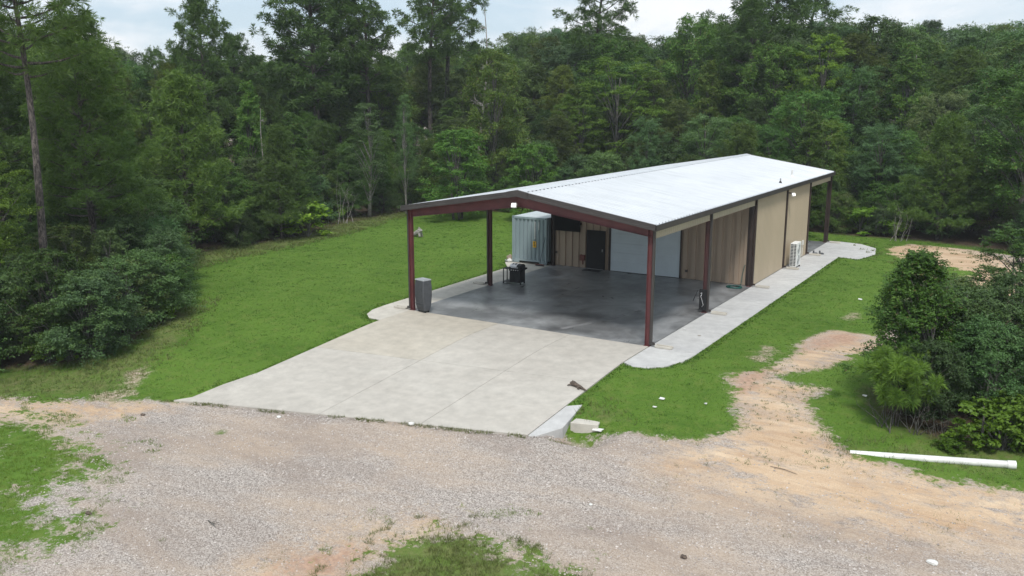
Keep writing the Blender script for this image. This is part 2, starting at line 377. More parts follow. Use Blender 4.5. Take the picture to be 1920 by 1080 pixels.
P['sand'] = [GP((1285, 835), (1400, 780), (1368, 740), (1366, 698), (1440, 685), (1500, 640), (1560, 615), (1650, 625), (1650, 662), (1560, 690), (1450, 705), (1545, 725), (1515, 750), (1555, 815), (1640, 860), (1800, 905), (1920, 925), (2100, 950), (2100, 1020), (1700, 1010), (1500, 960), (1350, 925), (1230, 880)),
    GP((1600, 455), (1680, 457), (1780, 460), (1890, 488), (1960, 545), (1940, 640), (1900, 640), (1860, 560), (1800, 548), (1740, 520), (1690, 500), (1630, 482)),
    GP((500, 1100), (470, 1060), (560, 1030), (700, 1010), (800, 992), (830, 1000), (760, 1020), (700, 1045), (640, 1100)),
    GP((-60, 742), (60, 752), (200, 752), (330, 757), (180, 790), (60, 790), (-60, 780))]
P['clay'] = [GP((1368, 700), (1420, 680), (1450, 690), (1420, 720), (1380, 740)), GP((1490, 660), (1520, 630), (1600, 625), (1620, 640), (1540, 655)), GP((520, 1080), (540, 1045), (640, 1030), (700, 1030), (650, 1085))]
P['bare'] = [GP((228, 735), (240, 700), (262, 690), (272, 700), (250, 722), (238, 738)), GP((180, 742), (230, 728), (250, 738), (200, 750)), GP((400, 740), (480, 702), (490, 704), (420, 742)), GP((1410, 672), (1440, 650), (1450, 652), (1425, 678)),
    GP((1580, 596), (1605, 588), (1612, 592), (1590, 600))]
EDGE = GP((-420, 760), (-200, 720), (0, 695), (90, 688), (150, 682), (250, 642), (330, 590), (350, 560), (322, 500), (400, 470), (560, 445), (640, 420), (760, 398), (900, 396))+[(-20, 33.5), (-10, 33.5), (0, 32.5), (4.8, 32.4), (8, 31.3), (11.5, 30.2), (15.5, 28.5), (22, 22)]
P['litter'] = [EDGE+[(60, 40), (60, 140), (-160, 140), (-160, -60)],
    GP((1640, 775), (1700, 806), (1790, 838), (1930, 845), (2050, 860), (2050, 600), (1860, 600), (1700, 700), (1625, 730))]
P['dry'] = [GP((-100, 760), (0, 745), (200, 745), (330, 650), (380, 600), (400, 560), (330, 580), (240, 650), (130, 690), (-100, 700)), GP((320, 515), (420, 490), (560, 460), (700, 425), (770, 402), (700, 396), (540, 440), (330, 480)), GP((1095, 760), (1140, 755), (1170, 790), (1120, 800)), GP((1560, 830), (1700, 860), (1930, 905), (1930, 850), (1700, 830)),
    GP((640, 1130), (680, 1062), (720, 1030), (790, 1005), (830, 990), (880, 998), (960, 1028), (1070, 1080), (1100, 1130))]
for k in range(len(P['dry'])): pass
def sdf(x, y, polys):
    best = np.full(x.shape, -1e9)
    for poly in polys:
        d = np.full(x.shape, 1e9); ins = np.zeros(x.shape, bool); n = len(poly)
        for i in range(n):
            ax, ay = poly[i]; bx, by = poly[(i+1) % n]; ex, ey = bx-ax, by-ay
            tt = np.clip(((x-ax)*ex+(y-ay)*ey)/(ex*ex+ey*ey+1e-12), 0, 1)
            d = np.minimum(d, (x-ax-tt*ex)**2+(y-ay-tt*ey)**2)
            if ay != by: ins ^= ((ay > y) != (by > y)) & (x < ex*(y-ay)/(by-ay)+ax)
        best = np.maximum(best, np.where(ins, 1, -1)*np.sqrt(d))
    return best
# slab footprints
FL = G(1000, 815, .02); FR = G(395, 755, .02); TIP = G(325, 750, .02)
XR, XL = 0.0, -10.9
WING = [G(1000, 816, .02), G(1055, 820, .02), G(1092, 757, .02)]
DRIVE = [(XL, -.02), (XR, -.02), (XR+.02, -6.3), (WING[2].x, WING[2].y), (WING[1].x, WING[1].y), (WING[0].x, WING[0].y), (FR.x, FR.y), (TIP.x, TIP.y), (XL, FR.y+2.4)]
WALKR = [(0.012, -2.2), (.45, -2.45), (.95, -2.35), (1.4, -1.95), (1.72, -1.1), (1.80, 0), (1.80, 23.3), (2.9, 23.1), (3.45, 25.2), (3.1, 27.6), (2.0, 28.9), (.8, 29.2), (.012, 29.2)]
WALKL = [(-10.912, -2.0), (-11.5, -1.95), (-12.0, -1.5), (-12.3, -.8), (-12.4, .2), (-12.5, 6), (-12.6, 10.6), (-13.5, 11.75), (-14.2, 15.8), (-10.912, 15.8)]
HWP = [(0.9, -7.25), (1.55, -7.25), (1.55, -6.95), (0.9, -6.95)]
SLABS = [DRIVE, WALKR, WALKL, [(XL, -.02), (0, -.02), (0, 29.2), (XL, 29.2)]]

def build_ground():
    def axis(a, b, st, far):
        c = list(np.arange(a, b+1e-6, st)); s, q = st, b
        while q < far: s *= 1.25; q += s; c.append(q)
        s, q, lo = st, a, []
        while q > -far: s *= 1.25; q -= s; lo.append(q)
        return np.array(lo[::-1]+c)
    xs = axis(-34, 17, .2, 420); ys = axis(-25, 36, .2, 420)
    X, Y = np.meshgrid(xs, ys); x, y = X.ravel(), Y.ravel()
    z = hgt(x, y)
    near = (np.abs(x+8) < 30) & (np.abs(y-5) < 34)
    sl = np.full(x.shape, -9.0); sl[near] = sdf(x[near], y[near], SLABS)
    z = z+rng.normal(0, .006, x.shape)*(sl < -.2)-.16*np.clip((sl-.02)/.15, 0, 1)-.03*(sl > -.25)
    z = z-.25*np.clip((np.hypot(x, y)-150)/300, 0, 1)
    me = bpy.data.meshes.new('ground'); nx, ny = len(xs), len(ys)
    me.vertices.add(nx*ny); me.vertices.foreach_set('co', np.stack([x, y, z], 1).astype(np.float32).ravel())
    i = np.arange(nx*ny).reshape(ny, nx); q = np.stack([i[:-1, :-1], i[:-1, 1:], i[1:, 1:], i[1:, :-1]], -1).reshape(-1, 4)
    me.loops.add(q.size); me.loops.foreach_set('vertex_index', q.astype(np.int32).ravel())
    me.polygons.add(len(q)); me.polygons.foreach_set('loop_start', np.arange(len(q), dtype=np.int32)*4); me.polygons.foreach_set('loop_total', np.full(len(q), 4, np.int32))
    me.polygons.foreach_set('use_smooth', np.ones(len(q), bool))
    me.update(calc_edges=True)
    bigp = sdf(x, y, P['grass'][2:4]); lawnp = sdf(x, y, P['grass'][:2])
    for k in ('grass', 'sand', 'clay', 'bare', 'litter'):
        v_ = sdf(x, y, P[k])
        if k == 'grass': v_ = np.where((bigp > lawnp) & (bigp > -2.5), np.where(sdf(x, y, P['grass'][3:4]) > -1, bigp*.6+.0, bigp*.28-.02), v_)
        a = me.attributes.new(k, 'FLOAT', 'POINT'); a.data.foreach_set('value', np.clip(v_, -6, 6).astype(np.float32))
    dr = sdf(x, y, P['dry']); a = me.attributes.new('dry', 'FLOAT', 'POINT'); a.data.foreach_set('value', np.clip(dr*.6, -1, .45).astype(np.float32))
    big = sdf(x, y, P['grass'][2:5]); big2 = np.maximum(sdf(x, y, P['sand']), 0)
    lw = sdf(x, y, [P['grass'][0]])
    am = np.where(big > -2.0, .75, .24)+np.clip(big2, 0, 1)*.35+np.clip(1-np.abs(dr), 0, 1)*.15
    edge_rd = np.clip(1.4-np.abs(lw), 0, 1)*((y < -5) | ((x > 1.5) & (y < 4))); edge_rt = np.clip(1.4-np.abs(sdf(x, y, P['grass'][1:2])), 0, 1); am = am+.38*np.maximum(edge_rd, edge_rt)
    near_sl = np.clip((sl+1.0), 0, 1); am = am*(1-near_sl*.8)
    a = me.attributes.new('amp', 'FLOAT', 'POINT'); a.data.foreach_set('value', am.astype(np.float32))
    cl = sdf(x, y, [GP((1400, 760), (1470, 720), (1530, 760), (1600, 850), (1750, 900), (1700, 940), (1500, 900), (1400, 830)), P['sand'][1]])
    a = me.attributes.new('clean', 'FLOAT', 'POINT'); a.data.foreach_set('value', np.clip(cl*.8+.3, 0, 1).astype(np.float32))
    me.materials.append(MAT['ground'])
    o = bpy.data.objects.new('ground', me); C.objects.link(o); tag(o, 'ground of lawn, gravel and sand', kind='structure')
build_ground()

# ------------------------------------------------------------------ concrete
def hz(x, y): return float(hgt(x, y))+.0
def drive_z(x, y):
    s = float(sm(np.float64(-2.2-y))-sm(np.float64(-12.5-y))); return -.082*s+float(.082*sm(np.float64(-2.2)))
drive = thing('driveway', None, None); drive['kind'] = 'structure'; drive['label'] = 'pale concrete driveway apron in front of the carport'
def yfront(x): tt = (x-FR.x)/(FL.x-FR.x); return FR.y+(FL.y-FR.y)*tt
def drive_panel(x0, x1, v0, v1, m, skewL=0):
    b = MB(); n, k = 14, 3; g = .014; top = []
    for j in range(n+1):
        v = v0+(v1-v0)*j/n
        for i in range(k+1):
            x = x0+g/2+(x1-x0-g)*i/k; ya, yb = -.02, yfront(x)
            y = ya+(yb-ya)*v
            y += (g/2 if j == n else (-g/2 if j == 0 else 0))
            top.append((x, y, drive_z(x, y)))
    b.v = top+[(p[0], p[1], p[2]-.16) for p in top]; m_ = len(top); w_ = k+1
    for j in range(n):
        for i in range(k):
            a = j*w_+i; b.f.append((a, a+w_, a+w_+1, a+1)); b.mi.append(0)
    for j in range(n):
        for a, c in ((j*w_, (j+1)*w_), ((j+1)*w_+k, j*w_+k)): b.f.append((a, a+m_, c+m_, c)); b.mi.append(0)
    for i in range(k):
        for a, c in ((i+1, i), (n*w_+i, n*w_+i+1)): b.f.append((a, a+m_, c+m_, c)); b.mi.append(0)
    return b.build('driveway_panel', m, drive)
for (a, b_) in ((XL, -6.45), (-6.45, -3.2), (-3.2, 0.0)):
    for v0, v1 in ((0, .5), (.5, 1)):
        drive_panel(a, b_, v0, v1, MAT['drive2'] if (a == XL and v0 == 0) else MAT['drive'])
def flat_slab(name, pts, m, parent=None, depth=.16, zf=drive_z, dz=0):
    b = MB(); n = len(pts)
    b.v = [(p[0], p[1], zf(p[0], p[1])+dz) for p in pts]+[(p[0], p[1], zf(p[0], p[1])-depth) for p in pts]
    b.f = [tuple(range(n)), tuple(reversed(range(n, 2*n)))]+[(i, i+n, (i+1) % n+n, (i+1) % n) for i in range(n)]; b.mi = [0]*len(b.f)
    bm_area = sum(pts[i][0]*pts[(i+1) % n][1]-pts[(i+1) % n][0]*pts[i][1] for i in range(n))
    if bm_area < 0: b.f[0] = tuple(reversed(b.f[0])); b.f[1] = tuple(reversed(b.f[1]))
    o = b.build(name, m, parent, bevel=.012); return o
fl = [(XL-.006, FR.y+2.6), (XL-.25, FR.y+1.3), (TIP.x+.35, TIP.y+.45), (TIP.x, TIP.y), (FR.x, FR.y), (XL-.006, yfront(XL))]
flat_slab('driveway_flare', fl, MAT['drive'], drive)
flat_slab('driveway_wing', [(.012, yfront(0)), (WING[0].x+.03, WING[0].y), (WING[1].x, WING[1].y), (WING[2].x, WING[2].y), (.012, -6.35)], MAT['walk'], drive, depth=.75, dz=-.004)
# culvert headwall slab and pipe at the ditch
def Gz(px, py, z):
    d = FW+(px-960)/FPX*RT-(py-540)/FPX*UP; t_ = (z-CAM[2])/d[2]; q = CAM+t_*d; return (q[0], q[1])
hwp = [Gz(1069, 792, -.43), Gz(1121, 797, -.43), Gz(1127, 789, -.43), Gz(1080, 784, -.43)]
hw = MB().prism(hwp, -1.25, -.43).build('headwall', MAT['walkL'], bevel=.015)
tag(hw, 'small pale concrete headwall block in the ditch beside the driveway corner', 'headwall')
cpz = Gz(1077, 806, -.85); cp = MB().tube([(cpz[0]-.5, cpz[1]+.02, -.88), (cpz[0]+.06, cpz[1]-.02, -.88)], .13, 14, cap=False).tube([(cpz[0]-.3, cpz[1], -.88), (cpz[0]-.28, cpz[1], -.88)], .12, 14)
cp = cp.build('culvert_pipe', MAT['black'], smooth=True); tag(cp, 'black culvert pipe mouth under the driveway corner', 'pipe')

floor = thing('carport_floor', None, None); tag(floor, 'dark sealed concrete floor slab under the roof', kind='structure')
for y0, y1 in ((-.01, 12.44), (12.452, 23.08), (23.092, 28.6)):
    MB().box(XL+.006, -.006, y0, y1, -.2, .0).build('floor_slab', MAT['floor'], floor)
# pale saw-cut patches on the floor
for (a, b_, wd) in (((-3.9, .55), (-3.35, 2.0), .11), ((-3.12, 2.7), (-2.75, 3.9), .12), ((-2.55, 4.6), (-2.5, 5.0), .1)):
    d = Vector((b_[0]-a[0], b_[1]-a[1])); n_ = Vector((-d.y, d.x)).normalized()*wd
    MB().prism([(a[0]-n_.x, a[1]-n_.y), (b_[0]-n_.x, b_[1]-n_.y), (b_[0]+n_.x*.8, b_[1]+n_.y*.8), (a[0]+n_.x, a[1]+n_.y)], .001, .004).build('cement_patch', concrete('patch_cement', (.13, .132, .135), (.21, .21, .215), (.09, .09, .09)) if 'patch' not in MAT else MAT['patch'], floor)
    MAT['patch'] = bpy.data.materials['patch_cement']
def clip_y(poly, y0, y1):
    for lim, sgn in ((y0, 1), (y1, -1)):
        out = []
        for i in range(len(poly)):
            a, b_ = poly[i], poly[(i+1) % len(poly)]; ia, ib = (a[1]-lim)*sgn >= 0, (b_[1]-lim)*sgn >= 0
            if ia: out.append(a)
            if ia != ib: tt = (lim-a[1])/(b_[1]-a[1]); out.append((a[0]+tt*(b_[0]-a[0]), lim))
        poly = out
    return poly
def walk(name, label, poly, cuts, m):
    r = thing(name, None, None); tag(r, label, kind='structure')
    for a, b_ in zip(cuts[:-1], cuts[1:]):
        p = clip_y(poly, a+.005, b_-.005)
        if len(p) > 2: flat_slab('walk_panel', p, m, r, zf=lambda x, y: -.006+min(0, drive_z(x, y)))
walk('walkway', 'light grey concrete walk along the right side of the building', WALKR, [-3, .05, 3.1, 6.15, 9.3, 12.45, 15.2, 18.05, 20.6, 23.1, 26, 30], MAT['walk'])
walk('walkway', 'concrete walk along the left side of the carport', WALKL, [-3, -.6, 3.0, 6.1, 9.3, 12.3, 16], MAT['walkL'])

# ------------------------------------------------------------------ the metal building
W, H, RH = 10.9, 4.42, 5.32; FY = [0, 6.11, 12.45, 18.03, 23.09, 28.45]; OV = .13; XM = -W/2
bld = thing('metal_building', 'long tan metal building with white gabled roof and open front carport', 'building')
Y0, Y1 = -.2, 28.65
def roof_mesh(side):
    b = MB(); wd = (Y1-Y0)/32; xe = OV if side > 0 else -W-OV
    prof = [(0, 0)]
    for k in range(3):
        c = (k+.5)*wd/3; prof += [(c-.055, 0), (c-.03, .042), (c+.03, .042), (c+.055, 0)]
    prof += [(wd, 0)]
    for (ya, za), (yb, zb) in zip(prof[:-1], prof[1:]):
        q = [(xe, ya, H+za), (XM, ya, RH+za), (XM, yb, RH+zb), (xe, yb, H+zb)]
        if side > 0: q = q[::-1]
        b.poly(q); b.poly([(p[0], p[1], p[2]-.022) for p in reversed(q)])
        b.poly([(xe, ya, H+za), (xe, yb, H+zb), (xe, yb, H-.022), (xe, ya, H-.022)])
    me = b.build('tmp', MAT['roof']); m = me.data; bpy.data.objects.remove(me); return m
for side in (1, -1):
    me = roof_mesh(side); me.name = 'roof_panel'
    for k in range(32): part('roof_panel', me, bld, (0, Y0+k*(Y1-Y0)/32, 0))
slope = (RH-H)/(W/2+OV)
def rz(x): return RH-abs(x-XM)*slope
for k in range(10):
    a = Y0+k*(Y1-Y0)/10; b_ = a+(Y1-Y0)/10-.004; m = MB()
    for s in (1, -1):
        m.poly([(XM, a, RH+.062), (XM+s*.28, a, rz(XM+.28)+.05), (XM+s*.28, b_, rz(XM+.28)+.05), (XM, b_, RH+.062)][::-1 if s < 0 else 1])
        m.poly([(XM+s*.28, a, rz(XM+.28)+.05), (XM+s*.285, a, rz(XM+.28)+.036), (XM+s*.285, b_, rz(XM+.28)+.036), (XM+s*.28, b_, rz(XM+.28)+.05)])
    m.build('ridge_cap', MAT['roof'], bld)
m = MB(); wd = (Y1-Y0)/96
for k in range(96):
    c = Y0+k*wd
    for s in (1, -1): m.box(min(XM+s*.26, XM+s*.275), max(XM+s*.26, XM+s*.275), c+(-.1 if k else 0), c+.1, rz(XM+.27)-.005, rz(XM+.27)+.04)
o = m.build('closure_strip', MAT['foam'], bld); o['kind'] = 'stuff'
m = MB(); wd3 = (Y1-Y0)/96
# rake trim
for yy, nm in ((Y0-.06, 0), (Y1+.002, 1)):
    for s in (1, -1):
        xe = XM+s*(W/2+OV+.06); x0 = XM+s*.45; b = MB()
        for (a, c) in ((x0, xe),):
            za, zc = rz(a), rz(c)
            P4 = [(a, za+.045), (c, zc+.045), (c, zc-.16), (a, za-.16)]
            b.poly([(x, yy, z) for x, z in P4]); b.poly([(x, yy+.06, z) for x, z in P4][::-1])
            b.poly([(a, yy, za+.045), (a, yy+.06, za+.045), (c, yy+.06, zc+.045), (c, yy, zc+.045)])
            b.poly([(a, yy, za-.16), (c, yy, zc-.16), (c, yy+.06, zc-.16), (a, yy+.06, za-.16)])
            b.poly([(c, yy, zc+.045), (c, yy+.06, zc+.045), (c, yy+.06, zc-.16), (c, yy, zc-.16)])
            # raised lower lip
            b.poly([(a, yy-.02, za-.10), (c, yy-.02, zc-.10), (c, yy-.02, zc-.17), (a, yy-.02, za-.17)])
            b.poly([(a, yy-.02, za-.10), (a, yy, za-.09), (c, yy, zc-.09), (c, yy-.02, zc-.10)])
            b.poly([(a, yy-.02, za-.17), (c, yy-.02, zc-.17), (c, yy+.03, zc-.17), (a, yy+.03, za-.17)])
        b.build('rake_trim', MAT['dark'], bld)
    b = MB(); q = [(XM-.46, rz(XM+.46)+.055), (XM, RH+.07), (XM+.46, rz(XM+.46)+.055), (XM+.46, rz(XM+.46)-.19), (XM, RH-.18), (XM-.46, rz(XM+.46)-.19)]
    b.poly([(x, yy-.028, z) for x, z in q][::-1]); b.poly([(x, yy+.07, z) for x, z in q])
    for i in range(6):
        a, c = q[i], q[(i+1) % 6]; b.poly([(a[0], yy-.028, a[1]), (c[0], yy-.028, c[1]), (c[0], yy+.07, c[1]), (a[0], yy+.07, a[1])])
    b.build('peak_trim', MAT['dark'], bld)
# gutters
for s in (1, -1):
    x = XM+s*(W/2+OV-.02); x2 = x+s*.11
    for a, c in ((Y0+.0, 12.2), (12.204, Y1)):
        b = MB(); b.box(min(x, x2), max(x, x2), a, c, H-.20, H-.19); b.box(min(x2-.004, x2), max(x2-.004, x2), a, c, H-.19, H-.01); b.box(min(x, x+.004), max(x, x+.004), a, c, H-.19, H-.03)
        b.build('gutter', MAT['dark'], bld)
# frames
def ibeam(b, x, y, z0, z1, d=.22, fl_=.15):
    b.box(x-d/2, x-d/2+.012, y-fl_/2, y+fl_/2, z0, z1); b.box(x+d/2-.012, x+d/2, y-fl_/2, y+fl_/2, z0, z1); b.box(x-d/2+.012, x+d/2-.012, y-.005, y+.005, z0, z1)
for i, y in enumerate(FY):
    for s, x in ((1, -.09), (-1, -W+.09)):
        b = MB(); ibeam(b, x, y+(.06 if i == 0 else -.08 if i == 2 else 0), .012, rz(x)-.18, .17, .13)
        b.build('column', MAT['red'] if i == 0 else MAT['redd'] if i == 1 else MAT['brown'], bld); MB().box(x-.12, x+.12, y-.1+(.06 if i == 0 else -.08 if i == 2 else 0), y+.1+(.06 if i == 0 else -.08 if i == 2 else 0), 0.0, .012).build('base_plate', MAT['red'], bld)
    for s in (1, -1):
        b = MB(); yc = y+(.06 if i == 0 else -.08 if i == 2 else 0); xe = XM+s*(W/2-.03)
        da, dc = .44, .31
        a, c = XM, xe; za, zc = rz(a)-.165, rz(c)-.165
        for (ya, yb, t0, t1) in ((yc-.08, yc+.08, 0, .014), (yc-.006, yc+.006, .014, -1), (yc-.08, yc+.08, -2, 0)):
            if t1 == -1: q = [(a, za-.014), (c, zc-.014), (c, zc-dc+.014), (a, za-da+.014)]
            elif t0 == -2: q = [(a, za-da+.014), (c, zc-dc+.014), (c, zc-dc), (a, za-da)]
            else: q = [(a, za), (c, zc), (c, zc-.014), (a, za-.014)]
            if s < 0: q = q[::-1]
            n = 4; b0 = len(b.v); b.v += [(x_, ya, z_) for x_, z_ in q]+[(x_, yb, z_) for x_, z_ in q]
            b.f += [(b0, b0+1, b0+2, b0+3)[::-1], (b0+4, b0+5, b0+6, b0+7)]+[(b0+i_, b0+(i_+1) % 4, b0+4+(i_+1) % 4, b0+4+i_) for i_ in range(4)]; b.mi += [0]*6
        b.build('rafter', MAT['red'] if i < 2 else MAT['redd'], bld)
for s in (1, -1):
    for k in range(5):
        x = XM+s*(.5+k*1.1); zt = rz(x)-.03
        b = MB(); b.box(x-.03, x+.03, Y0+.02, Y1-.02, zt-.008, zt); b.box(x-.004, x+.004, Y0+.02, Y1-.02, zt-.11, zt-.008)
        b.build('purlin', MAT['purlin'], bld)
# ribbed siding sheet: along local X (length L), facing -Y, height h
def siding_mesh(Lx, h, mat, deep=.03, pitch=.3, wide=.09):
    b = MB(); n = max(1, round(Lx/pitch)); p = Lx/n; prof = [(0, 0)]
    for k in range(n):
        c = (k+.5)*p; prof += [(c-wide/2-.02, 0), (c-wide/2, -deep), (c+wide/2, -deep), (c+wide/2+.02, 0)]
    prof += [(Lx, 0)]
    for (xa, ya), (xb, yb) in zip(prof[:-1], prof[1:]):
        b.poly([(xa, ya, 0), (xb, yb, 0), (xb, yb, h), (xa, ya, h)]); 
    b.poly([(0, .012, 0), (0, .012, h), (Lx, .012, h), (Lx, .012, 0)])
    o = b.build('tmp', mat); m = o.data; bpy.data.objects.remove(o); m.name = 'wall_panel'; return m
def wall_run(x0, x1, y, z0, z1, mat, deep, rot=0, name='wall_panel', pan=.91, pitch=.3, wide=.09):
    Lt = x1-x0; n = max(1, round(Lt/pan)); l = Lt/n; me = siding_mesh(l-.002, z1-z0, mat, deep, pitch, wide)
    for k in range(n):
        if rot == 0: part(name, me, bld, (x0+k*l, y, z0))
        else: part(name, me, bld, (y, x0+k*l, z0), (0, 0, PI/2))
    return n
# end wall in the carport (faces -Y)
yw = 12.5
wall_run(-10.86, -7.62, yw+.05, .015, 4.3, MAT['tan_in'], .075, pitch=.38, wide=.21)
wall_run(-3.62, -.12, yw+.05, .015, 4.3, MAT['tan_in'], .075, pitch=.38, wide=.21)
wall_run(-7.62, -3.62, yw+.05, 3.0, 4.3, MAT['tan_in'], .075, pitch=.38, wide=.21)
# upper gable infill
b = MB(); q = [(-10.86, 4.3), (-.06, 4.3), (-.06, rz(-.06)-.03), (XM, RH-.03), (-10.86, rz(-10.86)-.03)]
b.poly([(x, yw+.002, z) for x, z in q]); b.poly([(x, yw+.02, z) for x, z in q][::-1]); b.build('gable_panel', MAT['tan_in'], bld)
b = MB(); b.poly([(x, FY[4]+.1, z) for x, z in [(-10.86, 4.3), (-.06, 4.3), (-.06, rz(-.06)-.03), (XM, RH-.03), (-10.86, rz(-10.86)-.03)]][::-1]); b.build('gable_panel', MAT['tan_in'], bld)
MB().box(-10.86, -.06, FY[4]+.05, FY[4]+.09, .015, 4.3).build('rear_wall', MAT['tan_in'], bld)
# side wall right (faces +X) and left
for a, c in ((12.62, 17.95), (18.11, 23.0)):
    wall_run(a, c, .0, .015, H-.19, MAT['tan'], .022, rot=1, wide=.05, pitch=.2)
o = MB().box(-10.93, -10.90, 12.55, 23.05, .015, H-.19).build('side_wall', MAT['tan'], bld)
# skirts under the gutters in the open bays
for a, c in ((.12, 6.0), (6.22, 12.3), (23.2, 28.3)):
    wall_run(a, c, .0, H-.50, H-.19, MAT['skirt'], .02, rot=1, name='skirt_panel', wide=.05, pitch=.2)
    MB().box(-.03, .024, a, c, H-.52, H-.502).build('skirt_trim', MAT['tan'], bld)
    MB().box(-10.93, -10.905, a, c, H-.5, H-.19).build('skirt_panel', MAT['skirt'], bld)
# dark corner trims and downspouts
MB().box(-.30, -.13, 12.44, 12.46, .01, 4.15).build('corner_trim', MAT['brown'], bld)
MB().box(-10.99, -10.80, 12.40, 12.46, .01, 4.2).build('corner_trim', MAT['brown'], bld)
for i, y in enumerate(FY):
    dy = {0: .06, 5: .0}.get(i, .0)
    for s in (1, -1):
        x0, x1 = (.004, .085) if s > 0 else (-W-.085, -W-.004)
        b = MB(); b.box(x0, x1, y+dy-.05, y+dy+.05, .14, H-.2)
        xa, xb = (x0, x1+.10) if s > 0 else (x0-.10, x1)
        b.box(xa, xb, y+dy-.05, y+dy+.05, .05, .14)
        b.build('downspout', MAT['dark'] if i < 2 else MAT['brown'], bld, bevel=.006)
# walk-in door and roll-up door
d = MB(); x0, x1, h = -8.78, -7.82, 2.02
d.box(x0, x1, yw-.075, yw-.04, .03, h); do = d.build('door', MAT['door'], bld)
f = MB(); f.box(x0-.06, x0-.003, yw-.09, yw-.036, .02, h+.06); f.box(x1+.003, x1+.06, yw-.09, yw-.036, .02, h+.06); f.box(x0-.003, x1+.003, yw-.09, yw-.036, h+.003, h+.06); f.build('door_frame', MAT['door'], do)
MB().box(x1-.10, x1-.06, yw-.13, yw-.075, .98, 1.10).build('door_handle', MAT['silver'], do)
MB().box(x0, x1, yw-.13, yw-.076, .008, .03).build('threshold', MAT['silver'], do)
gx0, gx1, gh = -7.45, -3.66, 3.0
gdo = bpy.data.objects.new('garage_door', None); C.objects.link(gdo); gdo.parent = bld
for k in range(6):
    z0 = .03+k*(gh-.03)/6; b = MB(); b.box(gx0, gx1, yw-.03, yw+.0, z0, z0+(gh-.03)/6-.005)
    for q in range(3): zz = z0+.06+q*.145; b.box(gx0+.02, gx1-.02, yw-.037, yw-.031, zz, zz+.10)
    b.build('door_section', MAT['gdoor'], gdo)
MB().box(gx0, gx1, yw-.034, yw+.0, .008, .028).build('bottom_seal', MAT['rubber'], gdo)
for a, c in ((gx0-.09, gx0-.004), (gx1+.004, gx1+.07)): MB().box(a, c, yw-.06, yw-.037, .01, gh+.06).build('door_jamb', MAT['brown'], gdo)
MB().box(gx0-.09, gx1+.07, yw-.06, yw-.037, gh+.062, gh+.14).build('door_header', MAT['brown'], gdo)
# fittings on the building
MB().box(-9.2, -8.93, yw-.16, yw+.03, .42, .72).box(-9.09, -9.04, yw-.08, yw+.03, .2, .42).build('junction_box', MAT['rust'], bld)
for x, z in ((-10.66, .72), (-3.29, .42), (-9.25, 2.34)):
    MB().box(x-.05, x+.05, yw-.07, yw+.03, z-.06, z+.06).build('outlet_box', MAT['brown'], bld)
def flood(name, loc, rz_):
    r = bpy.data.objects.new(name, None); C.objects.link(r); r.parent = bld; r.location = loc; r.rotation_euler = (math.radians(-20), 0, rz_)
    MB().box(-.11, .11, -.02, .06, -.09, .09).build('lamp_housing', MAT['offwhite'], r, bevel=.01); MB().box(-.085, .085, -.03, -.021, -.055, .065).build('lamp_lens', MAT['lamp'], r)
    MB().box(-.02, .02, .06, .14, -.02, .14).build('lamp_bracket', MAT['steel'], r)
flood('floodlight', (-5.62, -.2, 4.79), 0)
flood('floodlight', (.32, 18.15, 3.92), math.radians(60))
MB().tube([(.02, 18.1, 4.0), (.2, 18.1, 4.0), (.27, 18.12, 3.98)], .03).build('lamp_arm', MAT['brown'], bld)
MB().box(.03, .10, 21.9, 22.06, .72, .98).box(.04, .07, 21.96, 22.0, .05, .72).build('wall_conduit', MAT['offwhite'], bld)
MB().box(.03, .1, 21.1, 21.2, .35, .47).build('outlet_box', MAT['dark'], bld)
for (x, y, h_, r_) in ((-.35, 17.9, .26, .035), (-.72, 21.7, .38, .055)):
    z = rz(x); m = MB(); m.tube([(x, y, z-.05), (x, y, z+h_)], r_, 12); m.build('vent_pipe', MAT['offwhite'] if r_ > .04 else MAT['steel'], bld, smooth=False)
    MB().tube([(x, y, z+.0), (x, y, z+.12)], [r_*2.6, r_*1.15], 12).build('vent_boot', MAT['offwhite'] if r_ > .04 else MAT['rubber'], bld)

# splash troughs at the foot of each downspout
sp_lab = ['pale concrete splash trough at the foot of the front right carport column', 'pale concrete splash trough beside the carport column with the hose', 'pale concrete splash trough at the corner where the siding begins', 'pale concrete splash trough beside the white outdoor unit', 'pale concrete splash trough at the rear corner of the tan wall', 'pale concrete splash trough under the farthest right column']
spm = None
def splash(x, y, s, lab):
    global spm
    if spm is None:
        b = MB(); b.box(0, .62, -.10, .10, 0, .03); b.box(0, .62, -.12, -.08, .0, .085); b.box(0, .62, .08, .12, .0, .085); b.box(-.02, .03, -.08, .08, .03, .085)
        o = b.build('splash_trough', MAT['walkL'], bevel=.01); spm = o.data
    else:
        o = bpy.data.objects.new('splash_trough', spm); C.objects.link(o)
    o.location = (x, y, .0); o.rotation_euler = (0, 0, 0 if s > 0 else PI); tag(o, lab, 'splash block', 'splash troughs under the downspouts')
for i, y in enumerate(FY): splash(.24, y+(.06 if i == 0 else 0), 1, sp_lab[i])
splash(-W-.24, .06, -1, 'pale concrete splash trough at the foot of the front left carport column')
splash(-W-.24, 6.11, -1, 'pale concrete splash trough at the foot of the middle left column beside the grill')

